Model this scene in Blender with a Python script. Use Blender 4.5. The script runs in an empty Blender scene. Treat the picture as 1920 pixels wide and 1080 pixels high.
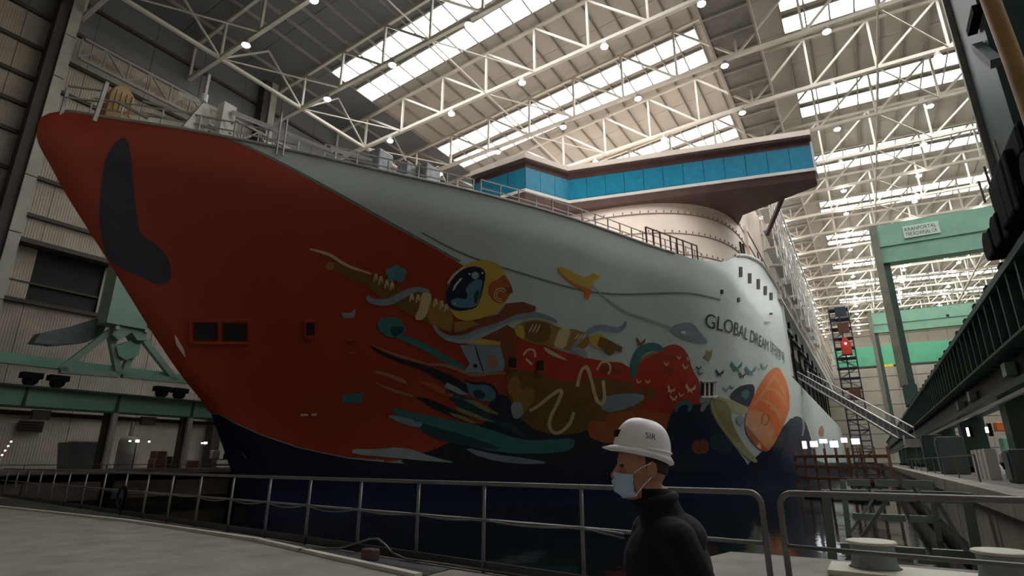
import bpy, bmesh, math, random
import numpy as np
from mathutils import Vector, Matrix, Euler
from mathutils.bvhtree import BVHTree
from mathutils.geometry import delaunay_2d_cdt

random.seed(7)
SC = bpy.context.scene
COL = SC.collection
PI = math.pi

# ------------------------------------------------------------------ camera
# world: Y = long axis of the building hall, X = across it, Z up; quay head floor at z = 0
FPX = 1055.0
PITCH = math.atan(326.0 / FPX)
YAW = math.radians(31.5)
CAMZ = 1.65
cd = bpy.data.cameras.new('camera')
cd.sensor_width = 36.0
cd.lens = FPX / 1920.0 * 36.0
cd.clip_end = 2000
cam = bpy.data.objects.new('camera', cd)
cam.location = (0, 0, CAMZ)
cam.rotation_euler = (PI / 2 + PITCH, 0, YAW)
COL.objects.link(cam)
SC.camera = cam

# ------------------------------------------------------------------ world, exposure
w = bpy.data.worlds.new('world')
SC.world = w
w.use_nodes = True
w.node_tree.nodes['Background'].inputs[0].default_value = (0.75, 0.82, 0.9, 1)
w.node_tree.nodes['Background'].inputs[1].default_value = 0.6
SC.view_settings.view_transform = 'Standard'
SC.view_settings.look = 'None'
SC.view_settings.gamma = 1.0
SC.view_settings.use_curve_mapping = False
SC.view_settings.exposure = 0.3
SKYLIGHT = 9.0      # daylight behind the milky roof lights
FILL = 3500.0      # added warm fill lamps on the foredeck
LAMP = 60.0         # lens of the high-bay lamps


def at(x, y, X=None, Y=None, Z=None):
    """point of the place seen at photo pixel (x, y) on the plane X=, Y= or Z="""
    r = x - 960.0
    v = 540.0 - y
    f = FPX * math.cos(PITCH) - v * math.sin(PITCH)
    u = FPX * math.sin(PITCH) + v * math.cos(PITCH)
    d = Vector((r * math.cos(YAW) - f * math.sin(YAW), r * math.sin(YAW) + f * math.cos(YAW), u))
    o = Vector((0, 0, CAMZ))
    if X is not None:
        return o + d * (X / d.x)
    if Y is not None:
        return o + d * (Y / d.y)
    if Z is not None:
        return o + d * ((Z - CAMZ) / d.z)
    return d.normalized()


# ------------------------------------------------------------------ materials
MATS = {}


def mat(name, rgb, rough=0.6, metal=0.0, var=0.18, scale=0.6, bump=0.0, emit=None, strength=0.0, spec=0.5, stripes=None):
    if name in MATS:
        return MATS[name]
    m = bpy.data.materials.new(name)
    m.use_nodes = True
    nt = m.node_tree
    b = nt.nodes['Principled BSDF']
    b.inputs['Base Color'].default_value = (*rgb, 1)
    b.inputs['Roughness'].default_value = rough
    b.inputs['Metallic'].default_value = metal
    b.inputs['Specular IOR Level'].default_value = spec
    if var > 0:
        tc = nt.nodes.new('ShaderNodeNewGeometry')
        n = nt.nodes.new('ShaderNodeTexNoise')
        n.inputs['Scale'].default_value = scale
        n.inputs['Detail'].default_value = 5
        nt.links.new(tc.outputs['Position'], n.inputs['Vector'])
        rp = nt.nodes.new('ShaderNodeValToRGB')
        rp.color_ramp.elements[0].position = 0.3
        rp.color_ramp.elements[1].position = 0.75
        rp.color_ramp.elements[0].color = (*[c * (1 - var) for c in rgb], 1)
        rp.color_ramp.elements[1].color = (*[min(1, c * (1 + var)) for c in rgb], 1)
        nt.links.new(n.outputs['Fac'], rp.inputs['Fac'])
        nt.links.new(rp.outputs['Color'], b.inputs['Base Color'])
        if bump > 0:
            bp = nt.nodes.new('ShaderNodeBump')
            bp.inputs['Strength'].default_value = bump
            bp.inputs['Distance'].default_value = 0.05
            nt.links.new(n.outputs['Fac'], bp.inputs['Height'])
            nt.links.new(bp.outputs['Normal'], b.inputs['Normal'])
    if stripes:
        tc = nt.nodes.new('ShaderNodeNewGeometry')
        wv = nt.nodes.new('ShaderNodeTexWave')
        wv.inputs['Scale'].default_value = stripes[0]
        wv.bands_direction = stripes[1]
        wv.inputs['Distortion'].default_value = 0
        nt.links.new(tc.outputs['Position'], wv.inputs['Vector'])
        bp = nt.nodes.new('ShaderNodeBump')
        bp.inputs['Strength'].default_value = stripes[2]
        bp.inputs['Distance'].default_value = 0.08
        nt.links.new(wv.outputs['Fac'], bp.inputs['Height'])
        nt.links.new(bp.outputs['Normal'], b.inputs['Normal'])
    if emit:
        b.inputs['Emission Color'].default_value = (*emit, 1)
        b.inputs['Emission Strength'].default_value = strength
    MATS[name] = m
    return m


M = dict(
    hull=mat('hull_grey_green', (0.58, 0.675, 0.66), 0.38, var=0.05, scale=0.25),
    red=mat('paint_red', (0.37, 0.048, 0.02), 0.38, var=0.10, scale=0.2),
    navy=mat('paint_navy', (0.008, 0.013, 0.04), 0.35, var=0.2, scale=0.3),
    deckred=mat('deck_primer', (0.16, 0.07, 0.05), 0.8),
    dome=mat('primer_pinkish_white', (0.84, 0.72, 0.64), 0.65, var=0.10, scale=0.35),
    white=mat('white_paint', (0.72, 0.70, 0.66), 0.5, var=0.08),
    brown=mat('primer_brown', (0.10, 0.055, 0.05), 0.6, var=0.2, scale=0.5),
    bandm=mat('band_umber', (0.22, 0.15, 0.12), 0.6, var=0.2, scale=2),
    film=mat('blue_film', (0.015, 0.25, 0.42), 0.32, var=0.15, scale=1.5, bump=0.2),
    dark=mat('dark_recess', (0.018, 0.018, 0.018), 0.8, var=0.3),
    steel=mat('galvanised_steel', (0.36, 0.35, 0.33), 0.5, 0.3, var=0.15, scale=2),
    rail=mat('grey_rail', (0.20, 0.195, 0.19), 0.4, 0.5, var=0.15, scale=3),
    truss=mat('truss_cream', (0.60, 0.56, 0.48), 0.55, var=0.06),
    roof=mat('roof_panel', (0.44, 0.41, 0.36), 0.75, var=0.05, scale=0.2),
    roofdim=mat('roof_panel_dim', (0.16, 0.165, 0.17), 0.75, var=0.08, scale=0.2),  # darker sheet: dimness of the left side put into the colour
    legg=mat('gantry_leg_grey', (0.17, 0.17, 0.13), 0.6, var=0.2, scale=0.5),
    purlin=mat('purlin_grey', (0.30, 0.28, 0.25), 0.7, var=0.1),
    walk=mat('catwalk_grey', (0.16, 0.155, 0.14), 0.7, var=0.2),
    wall=mat('wall_sheet_beige', (0.40, 0.35, 0.29), 0.75, var=0.16, scale=0.35, stripes=(1.2, 'Y', 0.35)),
    wallf=mat('wall_far_beige', (0.45, 0.41, 0.34), 0.75, var=0.12, scale=0.1),
    girt=mat('girt_dark', (0.06, 0.05, 0.043), 0.7, var=0.2),
    colm=mat('column_pale', (0.40, 0.40, 0.34), 0.6, var=0.12, scale=0.6),
    green=mat('crane_green', (0.20, 0.40, 0.29), 0.5, var=0.12, scale=0.4),
    green2=mat('crane_green_bright', (0.10, 0.42, 0.25), 0.5, var=0.1, scale=0.4),
    pgreen=mat('crane_pale_green', (0.24, 0.38, 0.30), 0.5, var=0.12, scale=0.6),
    dgreen=mat('runway_dark_green', (0.03, 0.07, 0.055), 0.5, var=0.2, scale=0.5),
    mgreen=mat('runway_panel_green', (0.30, 0.40, 0.33), 0.5, var=0.15, scale=0.5),
    teal=mat('crane_leg_teal', (0.025, 0.085, 0.095), 0.45, var=0.2, scale=0.3),
    black=mat('machine_black', (0.008, 0.008, 0.009), 0.9, var=0.3, scale=1, spec=0.2),
    tan=mat('tan_paint', (0.42, 0.27, 0.11), 0.55, var=0.15, scale=1.2),
    asphalt=mat('asphalt', (0.27, 0.25, 0.225), 0.85, var=0.22, scale=1.3, bump=0.35),
    concrete=mat('concrete', (0.40, 0.375, 0.33), 0.85, var=0.25, scale=0.7, bump=0.3),
    dconcrete=mat('concrete_wet', (0.16, 0.148, 0.125), 0.8, var=0.4, scale=0.5, bump=0.3),
    quay=mat('quay_stone', (0.38, 0.34, 0.28), 0.85, var=0.25, scale=0.8, bump=0.3),
    kerb=mat('kerb_white', (0.62, 0.58, 0.53), 0.6, var=0.12, scale=3),
    kick=mat('kick_plate', (0.055, 0.055, 0.058), 0.5, 0.4, var=0.2),
    bollardtop=mat('bollard_cream', (0.62, 0.58, 0.48), 0.5, var=0.06),
    bollard=mat('bollard_grey_green', (0.22, 0.28, 0.26), 0.5, var=0.15, scale=3),
    wrap=mat('grey_foil', (0.36, 0.37, 0.40), 0.35, var=0.3, scale=2.5, bump=0.6),
    orange=mat('orange_paint', (0.75, 0.17, 0.04), 0.5, var=0.1),
    redbox=mat('red_paint', (0.70, 0.06, 0.04), 0.5, var=0.1),
    bluesteel=mat('tower_blue_steel', (0.03, 0.04, 0.075), 0.5, 0.2, var=0.2),
    rust=mat('rusty_timber', (0.20, 0.10, 0.055), 0.8, var=0.35, scale=3),
    conteal=mat('teal_tarp', (0.10, 0.33, 0.30), 0.6, var=0.2, scale=4),
    cgreen=mat('container_green', (0.05, 0.16, 0.06), 0.55, var=0.12, stripes=(2.5, 'Y', 0.6)),
    slate=mat('slate_housing', (0.12, 0.16, 0.16), 0.6, var=0.25, scale=1),
    jacket=mat('black_jacket', (0.006, 0.006, 0.010), 0.95, var=0.3, scale=30),
    trouser=mat('dark_trousers', (0.015, 0.017, 0.024), 0.85, var=0.2, scale=30),
    skin=mat('skin', (0.42, 0.20, 0.14), 0.55, var=0.10, scale=25),
    hair=mat('dark_hair', (0.02, 0.016, 0.014), 0.7, var=0.2, scale=60),
    helmet=mat('helmet_white', (0.88, 0.88, 0.92), 0.35, var=0.02),
    mask=mat('mask_blue', (0.42, 0.62, 0.82), 0.8, var=0.05, scale=40),
    shoe=mat('shoe_black', (0.02, 0.02, 0.02), 0.5, var=0.1),
    print=mat('black_print', (0.02, 0.02, 0.03), 0.6, var=0.0),
    yellow=mat('signal_yellow', (0.75, 0.55, 0.06), 0.5, var=0.05),
    signw=mat('sign_pale', (0.55, 0.68, 0.58), 0.5, var=0.03),
    pane=mat('skylight_pane', (0.8, 0.8, 0.78), 0.6, var=0.0, emit=(0.95, 0.98, 1.0), strength=SKYLIGHT),
    lens=mat('lamp_lens', (0.9, 0.9, 0.9), 0.4, var=0.0, emit=(1.0, 0.96, 0.88), strength=LAMP),
    tube2=mat('work_light_cool', (0.8, 0.85, 0.9), 0.4, var=0.0, emit=(0.85, 0.9, 1.0), strength=1.6),
    tube=mat('work_light', (0.9, 0.9, 0.9), 0.4, var=0.0, emit=(1.0, 0.95, 0.85), strength=6.0),
)

# ------------------------------------------------------------------ mesh helpers
WM = {}


def par(o, p):
    if p is not None:
        o.parent = p
        o.matrix_parent_inverse = WM.get(p.name, Matrix()).inverted()
    return o


class MB:
    def __init__(s):
        s.v = []
        s.f = []

    def raw(s, v, f):
        n = len(s.v)
        s.v += [tuple(p) for p in v]
        s.f += [tuple(i + n for i in q) for q in f]
        return s

    def box(s, c, d, rot=None):
        c = Vector(c)
        R = rot.to_matrix() if rot is not None else None
        vs = []
        for i in (-.5, .5):
            for j in (-.5, .5):
                for k in (-.5, .5):
                    p = Vector((i * d[0], j * d[1], k * d[2]))
                    if R:
                        p = R @ p
                    vs.append(c + p)
        return s.raw(vs, [(0, 1, 3, 2), (4, 6, 7, 5), (0, 4, 5, 1), (2, 3, 7, 6), (0, 2, 6, 4), (1, 5, 7, 3)])

    def bb(s, x0, x1, y0, y1, z0, z1):
        return s.box(((x0 + x1) / 2, (y0 + y1) / 2, (z0 + z1) / 2), (abs(x1 - x0), abs(y1 - y0), abs(z1 - z0)))

    def cyl(s, a, b, r0, r1=None, n=8):
        a = Vector(a)
        b = Vector(b)
        r1 = r0 if r1 is None else r1
        d = (b - a).normalized()
        u = d.orthogonal().normalized()
        t = d.cross(u)
        vs = []
        for k in range(n):
            q = 2 * PI * k / n
            e = u * math.cos(q) + t * math.sin(q)
            vs += [a + e * r0, b + e * r1]
        fs = [(2 * k, 2 * ((k + 1) % n), 2 * ((k + 1) % n) + 1, 2 * k + 1) for k in range(n)]
        fs += [tuple(range(2 * n - 2, -1, -2)), tuple(range(1, 2 * n, 2))]
        return s.raw(vs, fs)

    def bar(s, a, b, wd, ht=None):
        """square bar from a to b"""
        a = Vector(a)
        b = Vector(b)
        ht = ht or wd
        d = (b - a).normalized()
        up = Vector((0, 0, 1)) if abs(d.z) < 0.95 else Vector((1, 0, 0))
        x = d.cross(up).normalized()
        y = x.cross(d).normalized()
        vs = []
        for p in (a, b):
            for i, j in ((-.5, -.5), (.5, -.5), (.5, .5), (-.5, .5)):
                vs.append(p + x * i * wd + y * j * ht)
        return s.raw(vs, [(3, 2, 1, 0), (4, 5, 6, 7), (0, 1, 5, 4), (1, 2, 6, 5), (2, 3, 7, 6), (3, 0, 4, 7)])

    def path(s, pts, r, n=6):
        pts = [Vector(p) for p in pts]
        rings = []
        u = None
        for i, p in enumerate(pts):
            d = (pts[min(i + 1, len(pts) - 1)] - pts[max(i - 1, 0)]).normalized()
            u = d.orthogonal().normalized() if u is None else (u - d * u.dot(d)).normalized()
            t = d.cross(u)
            rings.append([p + (u * math.cos(2 * PI * k / n) + t * math.sin(2 * PI * k / n)) * r for k in range(n)])
        vs = [q for ring in rings for q in ring]
        fs = []
        for i in range(len(pts) - 1):
            for k in range(n):
                fs.append((i * n + k, i * n + (k + 1) % n, (i + 1) * n + (k + 1) % n, (i + 1) * n + k))
        fs += [tuple(range(n - 1, -1, -1)), tuple(range((len(pts) - 1) * n, len(pts) * n))]
        return s.raw(vs, fs)

    def prism(s, pts, vec):
        vec = Vector(vec)
        n = len(pts)
        vs = [Vector(p) for p in pts] + [Vector(p) + vec for p in pts]
        fs = [tuple(range(n - 1, -1, -1)), tuple(range(n, 2 * n))]
        fs += [(i, (i + 1) % n, n + (i + 1) % n, n + i) for i in range(n)]
        return s.raw(vs, fs)

    def lathe(s, c, prof, n=24):
        c = Vector(c)
        vs = []
        for r, z in prof:
            for k in range(n):
                q = 2 * PI * k / n
                vs.append(c + Vector((r * math.cos(q), r * math.sin(q), z)))
        fs = []
        for i in range(len(prof) - 1):
            for k in range(n):
                fs.append((i * n + k, i * n + (k + 1) % n, (i + 1) * n + (k + 1) % n, (i + 1) * n + k))
        fs += [tuple(range(n - 1, -1, -1)), tuple(range((len(prof) - 1) * n, len(prof) * n))]
        return s.raw(vs, fs)

    def build(s, name, m, parent=None, smooth=False, bevel=0.0):
        me = bpy.data.meshes.new(name)
        me.from_pydata(s.v, [], s.f)
        bm = bmesh.new()
        bm.from_mesh(me)
        bmesh.ops.recalc_face_normals(bm, faces=bm.faces)
        bm.to_mesh(me)
        bm.free()
        me.materials.append(m)
        if smooth:
            me.shade_smooth()
        o = bpy.data.objects.new(name, me)
        COL.objects.link(o)
        WM[o.name] = Matrix()
        if bevel:
            bv = o.modifiers.new('bevel', 'BEVEL')
            bv.width = bevel
            bv.segments = 2
        return par(o, parent)


UNIT = {}


def piece(name, m, c, d, parent=None, rot=None):
    """a box-shaped piece; alike pieces share one mesh"""
    if m.name not in UNIT:
        me = bpy.data.meshes.new('unit_' + m.name)
        b = MB().box((0, 0, 0), (1, 1, 1))
        me.from_pydata(b.v, [], b.f)
        me.materials.append(m)
        UNIT[m.name] = me
    o = bpy.data.objects.new(name, UNIT[m.name])
    COL.objects.link(o)
    mw = Matrix.LocRotScale(Vector(c), (rot or Euler((0, 0, 0))).to_quaternion() if not hasattr(rot, 'to_matrix') or isinstance(rot, Euler) else rot, Vector(d))
    o.matrix_basis = mw
    WM[o.name] = mw
    return par(o, parent)


def pbar(name, m, a, b, wd, parent=None, ht=None):
    """straight bar piece between two points, sharing the unit mesh"""
    a = Vector(a)
    b = Vector(b)
    d = b - a
    q = d.to_track_quat('Y', 'Z')
    return piece(name, m, (a + b) / 2, (wd, d.length, ht or wd), parent, q)


def thing(name, label, cat, loc, group=None):
    o = bpy.data.objects.new(name, None)
    o.empty_display_size = 0.3
    o.location = loc
    COL.objects.link(o)
    WM[o.name] = Matrix.Translation(Vector(loc))
    return tag(o, label, cat, group)


def tag(o, label, cat, group=None):
    o['label'] = label
    o['category'] = cat
    if group:
        o['group'] = group
    return o


def struct(o, label=None, cat=None):
    o['kind'] = 'structure'
    if label:
        o['label'] = label
    if cat:
        o['category'] = cat
    return o


def stuff(o):
    o['kind'] = 'stuff'
    return o


def pl(tab, x):
    """monotone smooth table lookup"""
    if x <= tab[0][0]:
        return tab[0][1]
    for (x0, y0), (x1, y1) in zip(tab, tab[1:]):
        if x <= x1:
            return y0 + (y1 - y0) * (x - x0) / (x1 - x0)
    return tab[-1][1]


def pchip(tab):
    xs = np.array([p[0] for p in tab], float)
    ys = np.array([p[1] for p in tab], float)
    h = np.diff(xs)
    dl = np.diff(ys) / h
    m = np.zeros(len(xs))
    m[0] = dl[0]
    m[-1] = dl[-1]
    for i in range(1, len(xs) - 1):
        if dl[i - 1] * dl[i] > 0:
            w1 = 2 * h[i] + h[i - 1]
            w2 = h[i] + 2 * h[i - 1]
            m[i] = (w1 + w2) / (w1 / dl[i - 1] + w2 / dl[i])

    def fn(x):
        if x <= xs[0]:
            return float(ys[0] + m[0] * 0)
        if x >= xs[-1]:
            return float(ys[-1])
        i = int(np.searchsorted(xs, x)) - 1
        t = (x - xs[i]) / h[i]
        return float((1 + 2 * t) * (1 - t) ** 2 * ys[i] + t * (1 - t) ** 2 * h[i] * m[i]
                     + t * t * (3 - 2 * t) * ys[i + 1] + t * t * (t - 1) * h[i] * m[i + 1])
    return fn


#==SETTING==
# ================================================================== THE HALL
RIDGE = -7.5
XL, XR, YN, YF = -74.0, 62.0, -24.0, 292.0


def roofz(x):
    return 66.0 - (0.10 * (RIDGE - x) if x < RIDGE else 0.04 * (x - RIDGE))


def botz(x):
    return 56.3 - (0.05 * (RIDGE - x) if x < RIDGE else 0.012 * (x - RIDGE))


ROWS = [53.0 + 26.3 * k for k in range(-2, 10)]
XLS = [-13.0 - 6.25 * i for i in range(9)]            # left skylight grid  -13 .. -63
XRS = [-1.5 + 6.25 * i for i in range(9)]             # right skylight grid -1.5 .. 48.5
XS = [XL] + XLS[::-1] + XRS + [XR]

ceiling = struct(MB().bb(XL - 1, XR + 1, YN, YF, 69.2, 69.8).build('ceiling', M['roof']),
                 'pitched sheet roof of the ship building hall on pale trusses', 'ceiling')


def slab(mb, x0, x1, y0, y1, t=0.25):
    za, zb = roofz(x0), roofz(x1)
    mb.prism([(x0, y0, za), (x1, y0, zb), (x1, y0, zb + t), (x0, y0, za + t)], (0, y1 - y0, 0))
    return mb


far = MB()
for i in range(len(XS) - 1):
    x0, x1 = XS[i], XS[i + 1]
    sky = not (x0 == XL or x1 == XR or (x0 > -13.1 and x1 < -1.4))
    for k, c in enumerate(ROWS):
        segs = [(c + 4.5, c + 13.15), (c + 13.15, c + 21.8)]
        if k < 1 or (k < 2 and x1 < -1.4):
            sky_here = False
        else:
            sky_here = sky
        if not sky_here:
            segs.append((c - 4.5, c + 4.5))
        else:
            segs.append((c - 0.7, c + 0.7))
        for (y0, y1) in segs:
            if y0 > YF:
                continue
            mx = (x0 + x1) / 2
            if c < 110 and y1 > 12:
                slab(MB(), x0 + 0.04, x1 - 0.04, y0 + 0.04, y1 - 0.04).build('roof_panel', M['roofdim' if ((y1 < 48.6 and x1 < -12.9) or x1 < -62.9) else 'roof'], ceiling)
            else:
                slab(far, x0 + 0.04, x1 - 0.04, y0 + 0.04, min(y1, YF) - 0.04)
stuff(far.build('roof_panel_field', M['roof'], ceiling))

# purlins run along the hall under the sheets
px = XL + 2
xs_p = sorted(set([round(x, 2) for x in XS[1:-1]] + [round(x - 3.125, 2) for x in XLS[:-1]] + [round(x + 3.125, 2) for x in XRS[:-1]]
                  + [-69.3, -7.5, 52, 55.5, 59]))
for x in xs_p:
    piece('purlin', M['purlin'], (x, (YN + YF) / 2, roofz(x) - 0.28), (0.22, YF - YN, 0.5), ceiling)

# roof lights: window_<n>, two strips of panes on each side of the ridge
wn = 0
for k, c in enumerate(ROWS):
    if k < 1 or c > YF - 6:
        continue
    for side, xs in (('l', sorted(XLS)), ('r', XRS)):
        if k < 2 and side == 'l':  # nearest row: added, unseen strip on the right only, to brighten the hull
            continue
        wn += 1
        fr = MB()
        for (y0, y1) in ((c - 4.5, c - 0.7), (c + 0.7, c + 4.5)):
            for ye in (y0, y1):
                a = (xs[0], ye, roofz(xs[0]) - 0.15)
                b = (xs[-1], ye, roofz(xs[-1]) - 0.15)
                fr.bar(a, b, 0.3, 0.5)
        fo = struct(fr.build('window_%d' % wn, M['purlin']),
                    'long double strip of white roof lights, row %d from the near end, %s of the ridge walkway' % (k, 'left' if side == 'l' else 'right'), 'window')
        joined = MB()
        for (y0, y1) in ((c - 4.5, c - 0.7), (c + 0.7, c + 4.5)):
            for i in range(16):
                x0 = xs[0] + 3.125 * i
                x1 = x0 + 3.125
                if 2 <= k < 6:
                    p = slab(MB(), x0 + 0.1, x1 - 0.1, y0 + 0.15, y1 - 0.15, 0.06).build('pane', M['pane'], fo)
                else:
                    slab(joined, x0 + 0.1, x1 - 0.1, y0 + 0.15, y1 - 0.15, 0.06)
        if joined.v:
            stuff(joined.build('pane_field', M['pane'], fo))

# trusses
ORD = ('first second third fourth fifth sixth seventh eighth ninth tenth eleventh twelfth thirteenth fourteenth fifteenth '
       'sixteenth seventeenth eighteenth nineteenth twentieth twenty-first').split()
TY = [46.45 + 13.15 * j for j in range(-2, 19)]
NODES = [RIDGE + 8.4 * i for i in range(-8, 9)]
NODES[0] = XL + 0.4


def tnode(x, y, top):
    return Vector((x, y, roofz(x) - 0.85 if top else botz(x)))


for j, y in enumerate(TY):
    near = j < 7
    tr = struct(thing('roof_truss', 'pale steel roof truss across the hall, %s from the near end' % ORD[j], 'truss', (RIDGE, y, 56)))
    mb = MB()

    def mem(name, a, b, wd):
        if near:
            pbar(name, M['truss'], a, b, wd, tr)
        else:
            mb.bar(a, b, wd)
    for a, b in zip(NODES, NODES[1:]):
        mem('bottom_chord', tnode(a, y, 0), tnode(b, y, 0), 0.52)
        mem('top_chord', tnode(a, y, 1), tnode(b, y, 1), 0.42)
        if b <= RIDGE + 0.1:
            mem('diagonal', tnode(a, y, 1), tnode(b, y, 0), 0.30)
        else:
            mem('diagonal', tnode(a, y, 0), tnode(b, y, 1), 0.30)
    for x in NODES:
        mem('vertical', tnode(x, y, 0), tnode(x, y, 1), 0.32)
    if mb.v:
        stuff(mb.build('web', M['truss'], tr))

# longitudinal ties and bracing between the trusses
for xi, x in enumerate((-66.3, -41.1, 9.3, 34.5)):
    lt = struct(thing('longitudinal_tie', 'pale steel tie with bracing along the hall, line %d from the left wall' % (xi + 1), 'bracing', (x, 100, 54)))
    mb = MB()
    for j in range(len(TY) - 1):
        a0, a1 = Vector((x, TY[j], botz(x))), Vector((x, TY[j + 1], botz(x)))
        t0, t1 = Vector((x, TY[j], roofz(x) - 0.9)), Vector((x, TY[j + 1], roofz(x) - 0.9))
        sgn = 1
        ms = []
        if xi in (0, 3):
            ms += [('tie', a0, a1, 0.42), ('brace', a0, t1 * 0.5 + t0 * 0.5, 0.24), ('brace', a1, t1 * 0.5 + t0 * 0.5, 0.24)]
        else:
            ms += [('tie', a0, a1, 0.16)]
        ms += [('wind_brace', a0, Vector((x + 8.4, TY[j + 1], botz(x + 8.4))), 0.16)]
        for n, p, q, wd in ms:
            if j < 7:
                pbar(n, M['truss'], p, q, wd, lt)
            else:
                mb.bar(p, q, wd)
    stuff(mb.build('web', M['truss'], lt))

# ridge walkway: grey grating with side rails
rw = struct(MB().bb(-10.6, -4.6, YN, YF, 58.9, 59.1).build('ridge_walkway', M['walk']), 'dark grey walkway hung under the ridge', 'walkway')
for x in (-10.6, -4.6):
    piece('side_rail', M['purlin'], (x, (YN + YF) / 2, 59.8), (0.15, YF - YN, 0.15), rw)
    piece('side_beam', M['purlin'], (x, (YN + YF) / 2, 58.9), (0.3, YF - YN, 0.7), rw)
for j in range(60):
    y = 40 + 4.38 * j
    if y < YF:
        piece('cross_beam', M['purlin'], (-7.6, y, 58.7), (6, 0.25, 0.35), rw)

# high-bay lamps
lens_mb = None
for j, y in enumerate(TY):
    for i in range(9):
        x = -60 + 12.7 * i
        if j < 1:
            continue
        lm = thing('high_bay_lamp', 'round lamp under the %s roof truss from the near end, %s from the left wall' % (ORD[j], ORD[i]), 'lamp', (x, y - 0.35, botz(x) - 1.2), 'round lamps under the roof trusses')
        if j < 8:
            z = botz(x)
            if (x, y) and not UNIT.get('lamp_h'):
                h = MB().lathe((0, 0, 0), [(0.12, 0.75), (0.3, 0.7), (0.42, 0.3), (0.55, 0.05), (0.55, 0.0)], 14)
                l = MB().lathe((0, 0, 0), [(0.50, 0.0), (0.46, -0.12), (0.3, -0.24), (0.08, -0.28)], 14)
                ho = h.build('housing', M['steel'], None, True)
                lo = l.build('lens', M['lens'], None, True)
                UNIT['lamp_h'] = ho.data
                UNIT['lamp_l'] = lo.data
                for o in (ho, lo):
                    o.location = lm.location
                    WM[o.name] = Matrix.Translation(lm.location)
                    par(o, lm)
            else:
                for nm, key in (('housing', 'lamp_h'), ('lens', 'lamp_l')):
                    o = bpy.data.objects.new(nm, UNIT[key])
                    COL.objects.link(o)
                    o.location = lm.location
                    par(o, lm)
            pbar('hanger', M['steel'], (x, y - 0.35, z - 0.5), (x, y - 0.1, z), 0.08, lm)
        else:
            o = bpy.data.objects.new('lens', UNIT['lamp_l'])
            COL.objects.link(o)
            o.location = lm.location
            par(o, lm)
            pbar('hanger', M['steel'], (x, y - 0.35, botz(x) - 1.2), (x, y - 0.1, botz(x)), 0.12, lm)

# ------------------------------------------------------------------ left wall
wl = struct(MB().bb(XL - 1.2, XL - 0.9, YN, YF, -6, 69).build('wall_left', M['girt']), 'tall beige sheet wall with dark girts left of the ship', 'wall')
GZ = [0.9, 6.5, 12.0, 17.9, 24.0, 27.3, 31.7, 36.0, 39.4, 42.8, 46.8, 51, 55.5, 60.5]
ycuts = [YN + 6.575 * i for i in range(49)]
farw = MB()
for i in range(len(GZ) - 1):
    z0, z1 = GZ[i], GZ[i + 1]
    for a, b in zip(ycuts, ycuts[1:]):
        if i == 3 and 19.5 < (a + b) / 2 < 30:
            continue
        x = XL - 0.25 - 0.05 * random.random()
        if a < 70:
            piece('wall_panel', M['wall' if z0 < 50 else 'roofdim'], (x, (a + b) / 2, (z0 + z1) / 2), (0.12, b - a - 0.06, z1 - z0 - 0.1), wl)
        else:
            farw.box((x, (a + b) / 2, (z0 + z1) / 2), (0.12, b - a - 0.06, z1 - z0 - 0.1))
    piece('girt', M['girt'], (XL - 0.05, (YN + YF) / 2, z1), (0.5, YF - YN, 0.42), wl)
stuff(farw.build('wall_panel_field', M['wall'], wl))
# dark loading hatch in the wall
ht = MB().bb(XL - 0.9, XL - 0.5, 19.4, 30, 18.1, 23.8).build('hatch_leaf', M['dark'], wl)
piece('hatch_hood', M['girt'], (XL + 0.5, 25, 24.1), (1.6, 11.5, 0.5), wl)
for z in (20.0,):
    piece('hatch_rail', M['girt'], (XL - 0.3, 25, z), (0.2, 10.5, 0.2), wl)
# columns: dark web with pale front flange, built up in lengths
for k in range(-1, 11):
    y = 19.2 + 26.3 * k
    cl = struct(thing('wall_column', 'tall steel column against the left wall, number %d from the near end' % (k + 2), 'column', (XL + 1, y, 0.9)))
    piece('web', M['girt'], (XL + 0.7, y - 0.9, 30.5), (1.5, 1.3, 60), cl)
    zc = [0.9, 9, 17.3, 24.5, 31, 37.5, 43.5, 49.2, 61]
    for a, b in zip(zc, zc[1:]):
        piece('flange_plate', M['colm'], (XL + 1.5, y, (a + b) / 2), (0.5, 1.05, b - a - 0.12), cl)
# lattice girder along the wall
lg = struct(thing('lattice_girder', 'grey lattice girder running along the left wall below the roof', 'girder', (-72, 60, 47)))
for z in (46.9, 49.6):
    piece('chord', M['purlin'], (-72, 121.5, z), (0.35, 202, 0.35), lg)
gy = [20.3 + 2.6 * i for i in range(40)]
for i, (a, b) in enumerate(zip(gy, gy[1:])):
    p, q = ((-72, a, 46.9), (-72, b, 49.6)) if i % 2 == 0 else ((-72, a, 49.6), (-72, b, 46.9))
    pbar('diagonal', M['purlin'], p, q, 0.2, lg)
    piece('vertical', M['purlin'], (-72, a, 48.2), (0.18, 0.18, 2.6), lg)

# other walls
wf = struct(MB().bb(XL, XR, YF, YF + 0.6, -6, 69).build('wall_far', M['girt']), 'pale far end wall of the hall', 'wall')
for i in range(20):
    for j in range(11):
        piece('wall_panel', M['wallf'], (XL + 3.4 + 6.8 * i, YF - 0.1, 4 + 6 * j), (6.7, 0.2, 5.75), wf)
wr = struct(MB().bb(XR, XR + 0.6, YN, YF, -1, 69).build('wall_right', M['wallf']), 'pale sheet wall on the right side of the hall', 'wall')
wnr = struct(MB().bb(XL, XR, YN - 0.6, YN, -1, 69).build('wall_near', M['wallf']), 'pale sheet wall behind the viewer', 'wall')

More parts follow.
